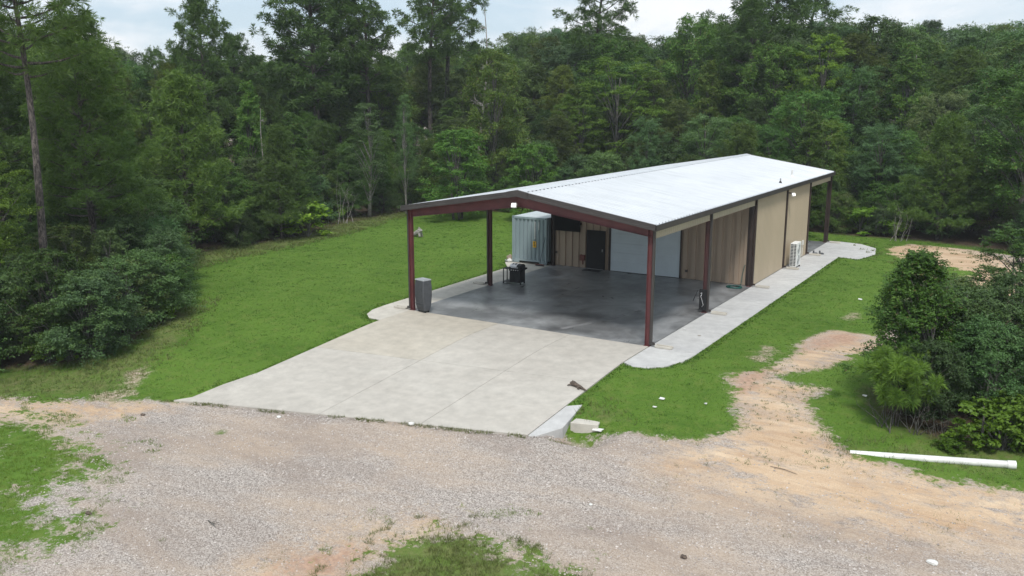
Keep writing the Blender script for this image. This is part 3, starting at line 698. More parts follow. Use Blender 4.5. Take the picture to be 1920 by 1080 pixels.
# ------------------------------------------------------------------ container
ct = thing('shipping_container', 'small blue grey corrugated shipping container with a yellow sticker beside the carport', 'container', (-12.15, 12.05, 0))
cw, cl_, chh = 1.08, 3.0, 2.57
b = MB()
for x in (-cw, cw-.09): b.box(x, x+.09, 0, .09, .14, chh-.12); b.box(x, x+.09, cl_-.09, cl_, .14, chh-.12)
for y in (0, cl_-.08): b.box(-cw+.12, cw-.12, y+.005, y+.075, .13, .24); b.box(-cw+.12, cw-.12, y+.005, y+.075, chh-.12, chh-.01)
for x in (-cw, cw-.07): b.box(x+.005, x+.065, .12, cl_-.12, .13, .24); b.box(x+.005, x+.065, .12, cl_-.12, chh-.11, chh-.01)
b.build('frame', MAT['cont'], ct)
for x in (-cw, cw-.12):
    for y in (0, cl_-.12):
        for z in (.0+.02, chh-.12):
            MB().box(x, x+.12, y, y+.12, z, z+.12, 0).box(x+.035, x+.085, y-.002, y, z+.035, z+.085, 1).build('corner_casting', [MAT['cont'], MAT['black']], ct)
def corrug(L_, h, amp=.065, pitch=.235):
    b = MB(); n = round(L_/pitch); p = L_/n; prof = [(0, 0)]
    for k in range(n):
        a = k*p; prof += [(a+p*.36, 0), (a+p*.5, amp), (a+p*.86, amp), (a+p, 0)]
    for (xa, ya), (xb, yb) in zip(prof[:-1], prof[1:]):
        b.poly([(xa, ya, 0), (xb, yb, 0), (xb, yb, h), (xa, ya, h)]); b.poly([(xa, ya+.003, h), (xb, yb+.003, h), (xb, yb+.003, 0), (xa, ya+.003, 0)])
    return b
def put(b, nm, m, loc, rzz): o = b.build(nm, m, ct); o.location = loc; o.rotation_euler = (0, 0, rzz); return o
put(corrug(2*cw-.18, chh-.36), 'end_panel', MAT['cont'], (-cw+.09, .02, .24), 0)
put(corrug(2*cw-.18, chh-.36), 'end_panel', MAT['cont'], (cw-.09, cl_-.02, .24), PI)
put(corrug(cl_-.18, chh-.36), 'side_panel', MAT['cont'], (cw-.02, .09, .24), PI/2)
put(corrug(cl_-.18, chh-.36), 'side_panel', MAT['cont'], (-cw+.02, cl_-.09, .24), -PI/2)
MB().box(-cw+.06, cw-.06, .06, cl_-.06, chh-.03, chh-.008).build('roof_sheet', MAT['controof'], ct)
MB().box(-cw+.1, cw-.1, .1, cl_-.1, .14, .17).build('floor_sheet', MAT['wood'], ct)
b = MB()
b.box(.24, .45, -.006, .006, .93, 1.27); b.build('warning_sticker', MAT['yellow'], ct)
b = MB()
for z in (1.02, 1.10, 1.18): b.box(.28, .41, -.009, -.006, z, z+.025)
b.box(.335, .355, -.0095, -.0065, .96, 1.24); b.build('sticker_print', MAT['black'], ct)
b = MB(); rr = random.Random(3)
for k in range(15): b.box(.34+rr.uniform(-.01, 0), .39+rr.uniform(0, .01), -.003, .0, 1.40+k*.062, 1.40+k*.062+.042)
for k in range(7): b.box(.58, .63, -.003+.012, .012, 1.90+k*.062, 1.90+k*.062+.042)
b.build('stencil_print', MAT['offwhite'], ct)
# forklift pockets
MB().box(-cw+.14, -cw+.45, .0, .06, .03, .125).box(cw-.45, cw-.14, .0, .06, .03, .125).build('fork_pocket', MAT['cont'], ct)
# things left of the container
bq = thing('litter_pile', 'tan sack and crumpled white bag at the left corner of the container', 'debris', (-13.5, 12.1, 0))
def blob(nm, m, parent, loc, sc, seed, sub=2, amp=.25):
    bm = bmesh.new(); bmesh.ops.create_icosphere(bm, subdivisions=sub, radius=1)
    for v in bm.verts:
        n_ = noise.noise(v.co*1.7+Vector((seed, seed*.3, 0))); v.co *= 1+amp*n_*2; v.co = Vector((v.co.x*sc[0], v.co.y*sc[1], max(v.co.z, -.7)*sc[2]))
    me = bpy.data.meshes.new(nm); bm.to_mesh(me); bm.free(); me.materials.append(m)
    o = bpy.data.objects.new(nm, me); C.objects.link(o); o.parent = parent; o.location = loc; return o
blob('sack', MAT['wood'], bq, (0, .12, .17), (.2, .16, .2), 3); blob('bag', MAT['offwhite'], bq, (.14, -.1, .09), (.14, .12, .11), 8); blob('bag', MAT['steel'], bq, (-.05, -.14, .06), (.1, .09, .07), 5)
# push broom leaning on the container
br = thing('push_broom', 'push broom with dark handle leaning against the grey container', 'broom', (-11.3, 11.75, 0))
MB().box(-.26, .26, -.035, .035, .07, .11).build('broom_block', MAT['rust'], br); MB().box(-.25, .25, -.03, .03, .0, .07).build('bristles', MAT['black'], br)
MB().tube([(0, 0, .11), (.14, .30, 1.46)], .014, 8).build('broom_handle', MAT['black'], br); MB().tube([(.14, .30, 1.46), (.155, .33, 1.60)], .02, 8).build('grip', MAT['black'], br)

# television
tv = thing('television', 'large black flat television mounted high on the end wall', 'television', (-10.0, 12.33, 2.33))
MB().box(-.8, .8, -.02, .03, -.40, .46).build('bezel', MAT['black'], tv, bevel=.006); MB().box(-.78, .78, -.023, -.0205, -.375, .445).build('screen', MAT['screen'], tv)
MB().box(-.12, .12, .03, .10, -.1, .1).build('wall_mount', MAT['steel'], tv)

# evaporative cooler
ev = thing('evaporative_cooler', 'tall grey evaporative cooler with ribbed front beside the front left column', 'cooler', (-10.18, -.02, 0), math.radians(-14))
prof = [(.10, .08), (.16, .30), (.20, .75), (.19, 1.15), (.165, 1.36)]   # half depth by height
b = MB(); hw0 = [.245, .27, .285, .285, .275]; n = len(prof)
for (dp, z), hx in zip(prof, hw0): b.v += [(-hx, -dp-.03, z), (hx, -dp-.03, z), (hx, dp+.05, z), (-hx, dp+.05, z)]
for i in range(n-1):
    for k in range(4): b.f.append((i*4+k, i*4+(k+1) % 4, (i+1)*4+(k+1) % 4, (i+1)*4+k)); b.mi.append(0)
b.f += [(3, 2, 1, 0), tuple((n-1)*4+k for k in range(4))]; b.mi += [0, 0]
b.build('housing', MAT['cooler'], ev, bevel=.015)
for k in range(11):
    x = -.225+k*.045; b = MB()
    for i in range(n-1):
        (da, za), (dc, zc) = prof[i], prof[i+1]; fa, fc = hw0[i]/.285, hw0[i+1]/.285
        a0, c0 = max(za, .12), min(zc, 1.32)
        q = [((x-.009)*fa, -da-.05, za), ((x+.009)*fa, -da-.05, za), ((x+.009)*fc, -dc-.05, zc), ((x-.009)*fc, -dc-.05, zc)]
        b.poly(q); b.poly([(q[0][0], -da-.028, za), q[0], q[3], (q[3][0], -dc-.028, zc)]); b.poly([q[1], (q[1][0], -da-.028, za), (q[2][0], -dc-.028, zc), q[2]])
    b.build('louver', MAT['cooler'], ev)
MB().box(-.27, .27, -.235, -.20, .40, .425).build('front_band', MAT['cooler'], ev)
MB().box(-.29, .29, -.21, .23, 1.36, 1.42).build('lid', MAT['cooler_top'], ev, bevel=.02)
MB().box(-.2, .2, -.17, .15, 1.42, 1.435).build('control_panel', MAT['cooler_top'], ev, bevel=.005)
MB().box(-.235, .235, -.11, .14, .045, .10).build('base', MAT['black'], ev, bevel=.01)
for x in (-.2, .2):
    for y in (-.07, .1): MB().tube([(x-.018, y, .035), (x+.018, y, .035)], .035, 12).build('caster', MAT['rubber'], ev)

# gas grill
gr_ = thing('gas_grill', 'black gas grill with silver lid panel on the carport floor behind the middle left column', 'grill', (-10.06, 7.1, 0), math.radians(4))
MB().box(-.12, .46, -.26, .26, .12, .66).build('cabinet', MAT['black'], gr_, bevel=.01)
b = MB(); b.box(-.12, .17, -.275, -.262, .15, .62); b.box(.176, .46, -.275, -.262, .15, .62); b.build('cabinet_door', MAT['black'], gr_)
MB().box(-.14, .48, -.30, .28, .66, .76).build('firebox', MAT['black'], gr_, bevel=.01)
prof = [(-.30, .76), (-.28, .86), (-.18, .95), (0, .99), (.16, .97), (.27, .88), (.28, .76)]
b = MB(); n = len(prof)
for x in (-.13, .47): b.v += [(x, y, z) for y, z in prof]
b.f += [tuple(range(n)), tuple(reversed(range(n, 2*n)))]+[(i, i+n, i+1+n, i+1) for i in range(n-1)]; b.mi = [0]*len(b.f)
b.build('lid', MAT['black'], gr_, bevel=.008)
for x0_, x1_ in ((-.11, -.05), (.03, .08), (.2, .25)):
    MB().tube([], 0) if False else None
    b = MB(); q = [(y*1.02, z+.008) for y, z in prof[1:6]]
    for (ya, za), (yb, zb) in zip(q[:-1], q[1:]): b.poly([(x0_, ya, za), (x1_, ya, za), (x1_, yb, zb), (x0_, yb, zb)])
    b.build('lid_stripe', MAT['silver'], gr_)
b = MB(); b.poly([(-.11, -.292, .872), (.25, -.292, .872), (.25, -.19, .965), (-.11, -.19, .965)]); b.build('lid_panel', MAT['silver'], gr_)
MB().tube([(-.02, -.33, .84), (.36, -.33, .84)], .016, 8).build('lid_handle', MAT['silver'], gr_)
MB().box(-.52, -.14, -.24, .22, .72, .745).build('side_shelf', MAT['black'], gr_, bevel=.005)
MB().box(.48, .60, -.24, .22, .72, .80).build('side_burner', MAT['black'], gr_, bevel=.01)
for k in range(4): MB().tube([(0+k*.12, -.31, .71), (k*.12, -.335, .71)], .022, 10).build('knob', MAT['silver'], gr_)
for x, y in ((-.49, -.2), (-.49, .18), (.44, -.22), (.44, .22)): MB().box(x-.018, x+.018, y-.018, y+.018, .06, .72).build('leg', MAT['black'], gr_)
MB().box(-.49, .44, -.22, .22, .085, .105).build('bottom_shelf', MAT['black'], gr_)
for x in (-.49, .44):
    for y in (-.2, .2): MB().tube([(x, y-.015, .042), (x, y+.015, .042)], .042, 12).build('wheel', MAT['rubber'], gr_)

# outdoor air conditioning unit
ac = thing('outdoor_unit', 'white twin fan outdoor air conditioning unit against the tan side wall', 'air conditioner', (.47, 18.72, 0))
MB().box(-.17, .17, -.46, .46, .07, 1.34).build('casing', MAT['white'], ac, bevel=.012)
b = MB()
for k in range(15): b.box(-.145, .0, -.466, -.461, .14+k*.078, .14+k*.078+.05)
for k in range(15): b.box(.03, .145, -.466, -.461, .14+k*.078, .14+k*.078+.05)
b.build('side_louver', MAT['coil'], ac)
for z in (.41, 1.0):
    m = MB(); m.tube([(.171, 0, z), (.176, 0, z)], .26, 28); m.build('fan_recess', MAT['greyfan'], ac)
    for r_ in (.08, .15, .22, .27):
        pts = [(.186, r_*math.cos(a*PI/12), z+r_*math.sin(a*PI/12)) for a in range(25)]; MB().tube(pts, .005, 4, cap=False).build('fan_guard_ring', MAT['white'], ac)
    for k in range(3):
        a = k*2*PI/3; MB().box(.177, .181, -.035, .035, .03, .22, R=Matrix.Translation((0, 0, z)) @ Matrix.Rotation(a, 4, 'X')).build('fan_blade', MAT['coil'], ac)
for y in (-.32, .32): MB().box(-.2, .2, y-.04, y+.04, .0, .07).build('foot_rail', MAT['rubber'], ac)
MB().tube([(-.19, .5, .35), (-.28, .55, .35), (-.38, .6, .35)], .03, 8).build('line_set', MAT['black'], ac)

# hoses
def coil(cx, cy, r, turns, rr_, lift=.02):
    pts = []
    rd = random.Random(4)
    for k in range(int(turns*20)):
        a = k*PI/10; q = r*(1-.05*math.floor(k/20)+.02*math.sin(a*1.3)); pts.append((cx+q*math.cos(a)*1.15, cy+q*math.sin(a), .018+lift*(k/20 % 3)*.6+.008*math.sin(a*2)))
    return pts
hp = coil(-.62, 11.75, .33, 6, .012)
h1 = MB().tube(hp+[(-.4, 12.1, .1), (-.42, 12.3, .5), (-.36, 12.36, .95), (-.33, 12.40, 1.02)], .015, 6).build('garden_hose', MAT['hose'], smooth=True)
tag(h1, 'green garden hose coiled on the floor at the foot of the end wall', 'hose')
hk = thing('hose_bracket', 'black hose bracket with a short dangling hose on the middle right column', 'hose bracket', (-.14, 6.11, 0))
MB().box(-.16, .16, -.12, -.085, .12, 1.0).build('back_plate', MAT['black'], hk, bevel=.004)
MB().tube([(-.14, -.13, .9), (-.2, -.2, .96), (-.28, -.24, .75), (-.36, -.28, .5)], .014, 6).build('hose_end', MAT['black'], hk, smooth=True)
MB().tube([(-.05, -.13, .8), (-.08, -.17, .7), (-.02, -.17, .55), (.04, -.15, .35), (-.02, -.14, .25)], .016, 6).build('valve_hose', MAT['silver'], hk, smooth=True)
MB().tube([(-.06, -.12, .83), (-.06, -.17, .83)], .03, 10).build('tap', MAT['silver'], hk)

# long white pipe on the verge
pa, pb = G(1594, 847), G(1903, 878)
dirp = (pb-pa).normalized(); pr = .095
wp = thing('plastic_pipe', 'long white plastic pipe lying in the grass below the bushes', 'pipe', (pa.x, pa.y, 0))
za, zb = pa.z-.055, pb.z+.085; Lp = (pb-pa).length; e = Vector((pb.x-pa.x, pb.y-pa.y, zb-za)); pz = Vector((0, 0, za))
b = MB(); b.tube([pz+e*k/8 for k in range(9)], pr, 20, cap=False); b.tube([pz+e*(1-k/8) for k in range(9)], pr-.008, 20, cap=False); b.build('pipe_barrel', MAT['offwhite'], wp, smooth=True)
MB().tube([pz+e*.955, pz+e*1.003], pr+.012, 20, cap=False).tube([pz+e*1.003, pz+e*.955], pr-.006, 20, cap=False).build('pipe_socket', MAT['white'], wp, smooth=True)

# driftwood on the driveway edge, stump on the lawn, boots, mat, oddments
q = G(1086, 727, .02); dz_ = drive_z(min(q.x, 0), q.y)
dw = MB(); dw.tube([(-.30, .13, .07), (-.2, .08, .10), (-.07, .03, .08), (.08, -.02, .06), (.22, -.08, .045), (.42, -.17, .02)], [.06, .085, .065, .055, .035, .012], 9)
dw.tube([(-.2, .08, .09), (-.32, .02, .05), (-.38, .0, .02)], [.035, .025, .012], 6); dw.tube([(.02, 0, .06), (.06, -.12, .04), (.14, -.15, .03)], [.035, .03, .012], 6); dw.tube([(-.22, .1, .12), (-.27, .17, .15)], [.04, .02], 6)
dwo = dw.build('driftwood', MAT['burnt'], smooth=True); dwo.location = (q.x-.05, q.y, dz_); tag(dwo, 'knobbly mottled piece of driftwood on the right edge of the driveway', 'driftwood')
q = G(781, 444)
st = MB(); st.tube([(-.42, 0, .08), (-.1, .02, .16), (.18, 0, .30), (.26, 0, .44)], [.07, .14, .17, .13], 9); st.tube([(.2, -.05, .28), (.3, -.12, .05)], [.09, .05], 7); st.tube([(.2, .08, .3), (.26, .18, .0)], [.09, .05], 7); st.tube([(.24, .0, .4), (.20, -.05, .58)], [.08, .03], 6)
sto = st.build('tree_stump', MAT['stump']); sto.location = q; sto.scale = (1.25, 1.2, 1.15); tag(sto, 'weathered grey upturned stump alone on the back lawn', 'stump')
def boot(loc, a, lab):
    r = thing('boot', lab, 'boot', loc, a, 'pair of dark boots on the walk')
    MB().tube([(-.09, 0, .0), (-.085, 0, .12), (-.08, 0, .20)], [.05, .045, .05], 10).build('shaft', MAT['cooler'], r); MB().tube([(-.12, 0, .05), (.0, 0, .05), (.10, 0, .045), (.15, 0, .035)], [.045, .05, .048, .025], 10).build('foot', MAT['cooler'], r); MB().box(-.13, .15, -.045, .045, .0, .015).build('sole', MAT['rubber'], r)
q = G(1532, 476)
boot((q.x-.1, q.y-.1, 0), .4, 'dark boot on the walk near the rear column, nearer the wall'); boot((q.x+.22, q.y+.02, 0), .1, 'dark boot on the walk near the rear column, farther from the wall')
dm = MB(); dm.box(-8.8, -7.8, 11.8, 12.36, .001, .016); o = dm.build('doormat', MAT['rubber'], bevel=.004); tag(o, 'black doormat in front of the black door', 'doormat')
# rear porch clutter
q = G(1531, 452, 0)
pc = thing('scrap_pile', 'pale bent scrap boards lying at the back edge of the rear porch', 'scrap', (q.x-1.6, 27.4, 0))
MB().box(-.9, .5, -.2, .2, 0, .16).build('dark_board', MAT['dark'], pc); MB().tube([(-.4, 0, .16), (-.1, .05, .4), (.15, 0, .55)], .05, 6).build('bent_board', MAT['offwhite'], pc); MB().tube([(.0, -.1, .16), (.3, 0, .42)], .05, 6).build('bent_board', MAT['offwhite'], pc)

def scrap(px, py, lab, sx, sy, sz=.015, rot=0, mat='white', nm='litter_scrap', dz=0):
    q = G(px, py); b = MB(); b.box(-sx/2, sx/2, -sy/2, sy/2, 0, sz); o = b.build(nm, MAT[mat]); 
    me = o.data
    for v in me.vertices: v.co.x += random.uniform(-.18, .18)*sx; v.co.y += random.uniform(-.18, .18)*sy; v.co.z += random.uniform(0, .6)*sz
    o.location = (q.x, q.y, q.z+dz); o.rotation_euler = (0, 0, rot); tag(o, lab, 'litter')
scrap(1122, 809, 'flat white plastic scrap in the ditch grass beside the headwall', .3, .12, .04, .1, dz=.02)
scrap(1241, 750, 'curled white scrap in the grass right of the driveway', .14, .08, .03, dz=.03)
scrap(1227, 766, 'thin white scrap lying just below the curled one in the grass', .12, .05, .03, dz=.03)
scrap(1323, 760, 'small white paper scrap in the grass nearest the sand track', .07, .06, .03, dz=.03)
scrap(1621, 745, 'white scrap in the grass left of the small pine', .12, .05, .03, dz=.03)
scrap(1613, 563, 'white scrap far up the right lawn', .14, .07, .03, dz=.03)
scrap(1284, 618, 'small white scrap on the grey walk', .1, .06, .01, dz=.012)
scrap(1311, 630, 'dull brown leaf on the grey walk', .09, .05, .01, mat='wood', nm='dead_leaf', dz=.012)
def rock(px, py, s, lab, m='stump', nm='rock'):
    q = G(px, py); o = blob(nm, MAT[m], None, (q.x, q.y, q.z+s*.3), (s, s*.7, s*.5), px*.1, 2, .2); tag(o, lab, 'rock')
rock(771, 796, .10, 'flat white stone at the front edge of the driveway', 'offwhite'); rock(523, 783, .08, 'small white stone on the gravel at the left of the driveway edge', 'offwhite')
rock(1748, 1057, .11, 'white stone on the gravel at the lower right', 'offwhite'); rock(1108, 947, .05, 'lone cream pebble on the gravel at the lower middle', 'offwhite')
rock(268, 779, .09, 'dark clod on the gravel left of the driveway', 'burnt'); rock(166, 964, .08, 'dark clod beside the grass patch at the left', 'burnt'); rock(1282, 1046, .08, 'grey stone on the gravel at the bottom', 'burnt')
q = G(396, 983); b = MB(); b.tube([(-.18, .06, .03), (0, 0, .03), (.2, -.05, .02)], [.012, .015, .006], 6); b.tube([(0, 0, .03), (.02, .16, .05)], [.01, .004], 5); b.tube([(.05, 0, .03), (.18, .08, .06)], [.01, .004], 5)
o = b.build('fallen_twig', MAT['bark']); o.location = q; tag(o, 'small forked grey twig on the gravel', 'twig')
q = G(1470, 882); b = MB(); b.tube([(-.35, .03, .02), (0, 0, .03), (.35, -.1, .015)], [.006, .01, .005], 5); o = b.build('fallen_twig', MAT['burnt']); o.location = q; tag(o, 'long thin dark twig on the sand', 'twig')

# ------------------------------------------------------------------ vegetation builders
def unit(v): return v/np.maximum(np.linalg.norm(v, axis=-1, keepdims=True), 1e-9)
def leaves_mesh(name, pos, nrm, size, mat, aspect=.55, r=None):
    n = len(pos); r = r or rng
    a = unit(np.cross(nrm, r.normal(size=(n, 3)))); c = np.cross(unit(nrm), a); s = (size*r.uniform(.65, 1.35, n))[:, None]
    V = np.stack([pos-a*s*.5, pos+c*s*aspect*.5+a*s*.05, pos+a*s*.5, pos-c*s*aspect*.5+a*s*.05], 1)
    return quads(name, V, mat)
def clumps(cen, rad, per, r, flat=.7, axis_xy=None, ns=6):
    n = len(cen); out = cen.copy(); out[:, 2] = .25*np.linalg.norm(cen[:, :2], axis=1); out = unit(out+r.normal(0, .05, out.shape))
    ax = unit(out[:, None, :]*.75+r.normal(0, .62, (n, ns, 3))+np.array([0, 0, .12])); ax[..., 2] *= flat
    ln = rad[:, None]*r.uniform(.75, 1.55, (n, ns))
    k1 = int(per*.72); w_ = r.integers(0, ns, (n, k1)); ii = np.arange(n)[:, None]
    A = ax[ii, w_]; Ln = ln[ii, w_][..., None]; t_ = r.uniform(0, 1, (n, k1, 1))**.75
    lat = r.normal(0, 1, (n, k1, 3))*rad[:, None, None]*(.21*(1.15-t_)+.03); lat[..., 2] *= .55
    p1 = cen[:, None, :]+A*Ln*t_+lat-np.array([0, 0, .10])*Ln*t_**2
    n1_ = unit(np.array([0, 0, 1.0])+A*.35+r.normal(0, .5, (n, k1, 3)))
    k2 = per-k1; d = unit(r.normal(size=(n, k2, 3))); p2 = cen[:, None, :]+d*rad[:, None, None]*r.uniform(.2, .85, (n, k2, 1))*np.array([1, 1, flat]); n2_ = unit(d+np.array([0, 0, .7])+r.normal(0, .5, (n, k2, 3)))
    return np.concatenate([p1, p2], 1).reshape(-1, 3), np.concatenate([n1_, n2_], 1).reshape(-1, 3)
PROTO = {}
def new_parts(specs): return specs
def broadleaf(key, h, R_, base, ncl, per, ls, lmat, bmat, seed, prof='round', nstem=1, crad=(.5, 1.0), flat=.7, name='leafy_tree'):
    r = np.random.default_rng(seed); b = MB(); cen = []; rad = []
    for _ in range(ncl):
        u = r.uniform()**.85; z = base+(h-base-.3)*u
        if prof == 'round': e = math.sqrt(max(.03, 1-((u-.42)/.62)**2))
        elif prof == 'cone': e = (1-u)**.75*.95+.12
        elif prof == 'col': e = min(1, .55+.6*math.sin(PI*min(1, u*1.05)))*(1-.5*u)
        elif prof == 'top': e = math.sqrt(max(.03, 1-((u-.62)/.42)**2)) if u > .25 else .35
        a = r.uniform(0, 2*PI); e *= .82+.3*math.sin(a*2+seed)+.12*math.sin(a*5+seed*2+u*6)
        q = R_*e*r.uniform(.25, 1)**.5; cen.append((q*math.cos(a), q*math.sin(a), z)); rad.append(r.uniform(*crad)*(1.1-.35*u))
    cen = np.array(cen); rad = np.array(rad)
    # stems
    for s in range(nstem):
        a0 = s*2.4+seed; off = .0 if nstem == 1 else .25; x, y = off*math.cos(a0), off*math.sin(a0)
        pts = []; rr_ = []; th = h*.86 if nstem == 1 else h*r.uniform(.55, .8); r0 = (.013*h+.03)*(1 if nstem == 1 else .6)
        lx, ly = r.normal(0, .05*h, 2) if nstem > 1 else r.normal(0, .018*h, 2)
        for k in range(8):
            f = k/7; pts.append((x+lx*f+.03*h*math.sin(f*4+s)*f*.5, y+ly*f+.02*h*math.cos(f*5+s)*f*.5, -.15+th*f)); rr_.append(r0*(1-f*.85)+.006)
        b.tube(pts, rr_, 7)
        if s == 0: P0 = pts
    for i in r.choice(ncl, min(ncl, 26), replace=False):
        c = cen[i]; f = min(.95, max(.12, (c[2]-.18*h)/(h*.86)*.85)); k = min(6, int(f*7)); p = Vector(P0[k]).lerp(Vector(P0[k+1]), f*7-k)
        mid = p.lerp(Vector(c), .5)+Vector((0, 0, .06*h*.3)); b.tube([p, mid, Vector(c)], [.0045*h+.012, .003*h+.008, .006], 4, cap=False)
    to = b.build('tmp', bmat, smooth=True); tm = to.data; tm.name = 'trunk'; bpy.data.objects.remove(to)
    pos, nr = clumps(cen, rad, per, r, flat)
    cm = leaves_mesh('crown', pos, nr, ls, lmat, r=r)
    PROTO[key] = (name, h, [('trunk', tm), ('crown', cm)])
def pine(key, h, R_, base, nl, seed, nlen=.26, nneed=13, prof='tall', lean=(0, 0), tuft=3, name='pine_tree', nw=.022, trunk_r=None, gap=0.0, puff=.20):
    r = np.random.default_rng(seed); b = MB(); pts = []; r0 = trunk_r or (.0115*h+.04)
    for k in range(10):
        f = k/9; pts.append(Vector((lean[0]*h*f*f+.006*h*math.sin(f*6+seed), lean[1]*h*f*f+.005*h*math.cos(f*5+seed), -.15+(h-.2)*f)))
    b.tube(pts, [r0*(1-.82*(k/9)**1.1)+.008 for k in range(10)], 9)
    T, D = [], []
    # dead snags on the lower trunk
    for k in range(6):
        f = r.uniform(.25, max(.3, base/h)); a = r.uniform(0, 2*PI); p = pts[int(f*9)]; d = Vector((math.cos(a), math.sin(a), .15))*r.uniform(.3, 1.1); b.tube([p, p+d*.6, p+d+Vector((0, 0, -.1))], [.016, .011, .004], 4, cap=False)
    for k in range(nl):
        u = (k+.5)/nl; z = base+(h-base-.4)*u; f = z/h; i = min(8, int(f*9)); p = pts[i].lerp(pts[i+1], f*9-i)
        if prof == 'tall': Lm = R_*(.55+.6*math.sin(PI*min(1, .15+u*.85)))*(1-.62*u**2)
        elif prof == 'cone': Lm = R_*((1-u)**.7*.95+.12)
        else: Lm = R_*(.35+.85*math.sin(PI*(.12+u*.76)))
        Lm *= r.uniform(.5, 1.15); a = k*2.39996+r.normal(0, .3); el = .10+.75*u**1.5+r.normal(0, .1)
        dh = Vector((math.cos(a), math.sin(a), 0)); P_ = []
        for j in range(5):
            g = j/4; P_.append(p+dh*Lm*g*math.cos(el*.8)+Vector((0, 0, Lm*(math.sin(el)*g+.14*g*g-.05*math.sin(PI*g)))))
        rl = .007*Lm+.004*h*(1-u)*.6+.012; b.tube(P_, [rl, rl*.8, rl*.6, rl*.4, .005], 5, cap=False)
        ns = max(3, int(Lm*2.3))
        for s in range(ns):
            g = .30+.70*(s+r.uniform())/ns; j = min(3, int(g*4)); q = P_[j].lerp(P_[j+1], g*4-j); sd_ = 1 if s % 2 else -1
            sa = a+sd_*r.uniform(.5, 1.15)*(1 if g < .93 else .15); sl = Lm*r.uniform(.16, .34)*(1.15-g*.5)+.12
            e = Vector((math.cos(sa), math.sin(sa), r.uniform(.05, .5))).normalized(); q2 = q+e*sl
            if r.uniform() < gap: continue
            b.tube([q, q2], [.009, .004], 3, cap=False)
            pc = r.uniform(.7, 1.25)*puff
            for t_ in range(int(tuft*2)):
                jit = Vector(r.normal(0, pc, 3)); jit.z = jit.z*.6+.04; T.append(tuple(q2+jit)); D.append(tuple((jit.normalized()*.8+e*.3+Vector((0, 0, .45))).normalized()))
    T.append(tuple(pts[-1])); D.append((0, 0, 1))
    to = b.build('tmp', MAT['pbark'], smooth=True); tm = to.data; tm.name = 'trunk'; bpy.data.objects.remove(to)
    T = np.array(T); D = np.array(D); n = len(T)
    d = unit(unit(r.normal(size=(n, nneed, 3)))*1.05+D[:, None, :]*.62); ln = nlen*r.uniform(.7, 1.15, (n, nneed, 1))
    sd2 = unit(np.cross(d, r.normal(size=(n, nneed, 3))))*nw
    o_ = T[:, None, :]+d*.02
    tip = o_+d*ln; tip[..., 2] -= .12*ln[..., 0]
    V = np.stack([o_-sd2*.6, o_+d*ln*.5-sd2*.0+sd2, tip], 2)
    cm = quads('crown', V.reshape(-1, 3), MAT['needle'], 3)
    PROTO[key] = (name, h, [('trunk', tm), ('crown', cm)])
pine('pine_tall', 16, 2.9, 6.5, 64, 11, nlen=.36, nneed=22, nw=.034)
pine('pine_tall2', 17, 2.5, 8.5, 52, 12, nlen=.36, nneed=22, nw=.034, gap=.12, lean=(.03, .02))
pine('pine_open', 16, 2.6, 9.5, 34, 13, nlen=.36, nneed=22, nw=.032, gap=.25, lean=(.09, 0))
pine('pine_near', 15, 3.1, 4.2, 78, 14, nlen=.32, nneed=24, nw=.022, tuft=4)
pine('pine_young', 9, 2.5, 1.0, 72, 15, nlen=.29, nneed=22, nw=.022, prof='cone', tuft=4)
pine('pine_sapling', 2.6, .95, .95, 22, 16, nlen=.33, nneed=42, nw=.010, prof='mid', tuft=3, trunk_r=.03, name='pine_sapling', puff=.07)
pine('pine_mast', 19, 2.6, 11.0, 42, 17, nlen=.36, nneed=26, nw=.02, lean=(-.012, .0), trunk_r=.19)
broadleaf('oak', 12, 3.6, 2.6, 170, 270, .125, MAT['leaf'], MAT['bark'], 21, 'round', crad=(.6, 1.15))
broadleaf('oak2', 12, 3.3, 2.0, 170, 270, .12, MAT['leafb'], MAT['bark'], 22, 'top', crad=(.55, 1.05))
broadleaf('gum', 12, 2.3, 1.6, 160, 250, .12, MAT['leaf'], MAT['bark'], 23, 'cone', crad=(.45, .8))
broadleaf('elm', 12, 3.2, 2.2, 170, 210, .11, MAT['leafy'], MAT['bark'], 24, 'top', crad=(.45, .9), flat=.45)
broadleaf('wispy', 11, 2.5, 3.2, 130, 170, .10, MAT['leafb'], MAT['pale'], 25, 'col', crad=(.45, .9), flat=.5)
broadleaf('small', 6, 1.9, .4, 120, 240, .095, MAT['leaf'], MAT['bark'], 26, 'round', nstem=3, crad=(.35, .65))
broadleaf('smallb', 6, 2.0, .3, 120, 240, .09, MAT['leafb'], MAT['bark'], 27, 'round', nstem=3, crad=(.35, .7))
broadleaf('shrub', 3, 1.5, .1, 100, 260, .065, MAT['leafb'], MAT['bark'], 28, 'round', nstem=4, crad=(.3, .55), name='shrub')
broadleaf('shrub2', 3, 1.6, .1, 100, 260, .065, MAT['leaf'], MAT['bark'], 29, 'round', nstem=4, crad=(.3, .55), name='shrub')
broadleaf('weed', 1.4, .8, .1, 40, 90, .10, MAT['leafy'], MAT['bark'], 30, 'round', nstem=3, crad=(.16, .32), name='shrub')
broadleaf('near_tree', 5, 1.55, .7, 230, 240, .075, MAT['leaf'], MAT['bark'], 31, 'cone', nstem=2, crad=(.28, .52), name='leafy_tree')
broadleaf('near_bush', 3.6, 1.9, .35, 220, 240, .07, MAT['leafb'], MAT['pale'], 32, 'round', nstem=5, crad=(.28, .55), name='bush')
broadleaf('near_weed', 1.2, .8, .05, 60, 90, .09, MAT['leafy'], MAT['bark'], 33, 'round', nstem=4, crad=(.14, .28), name='bush')
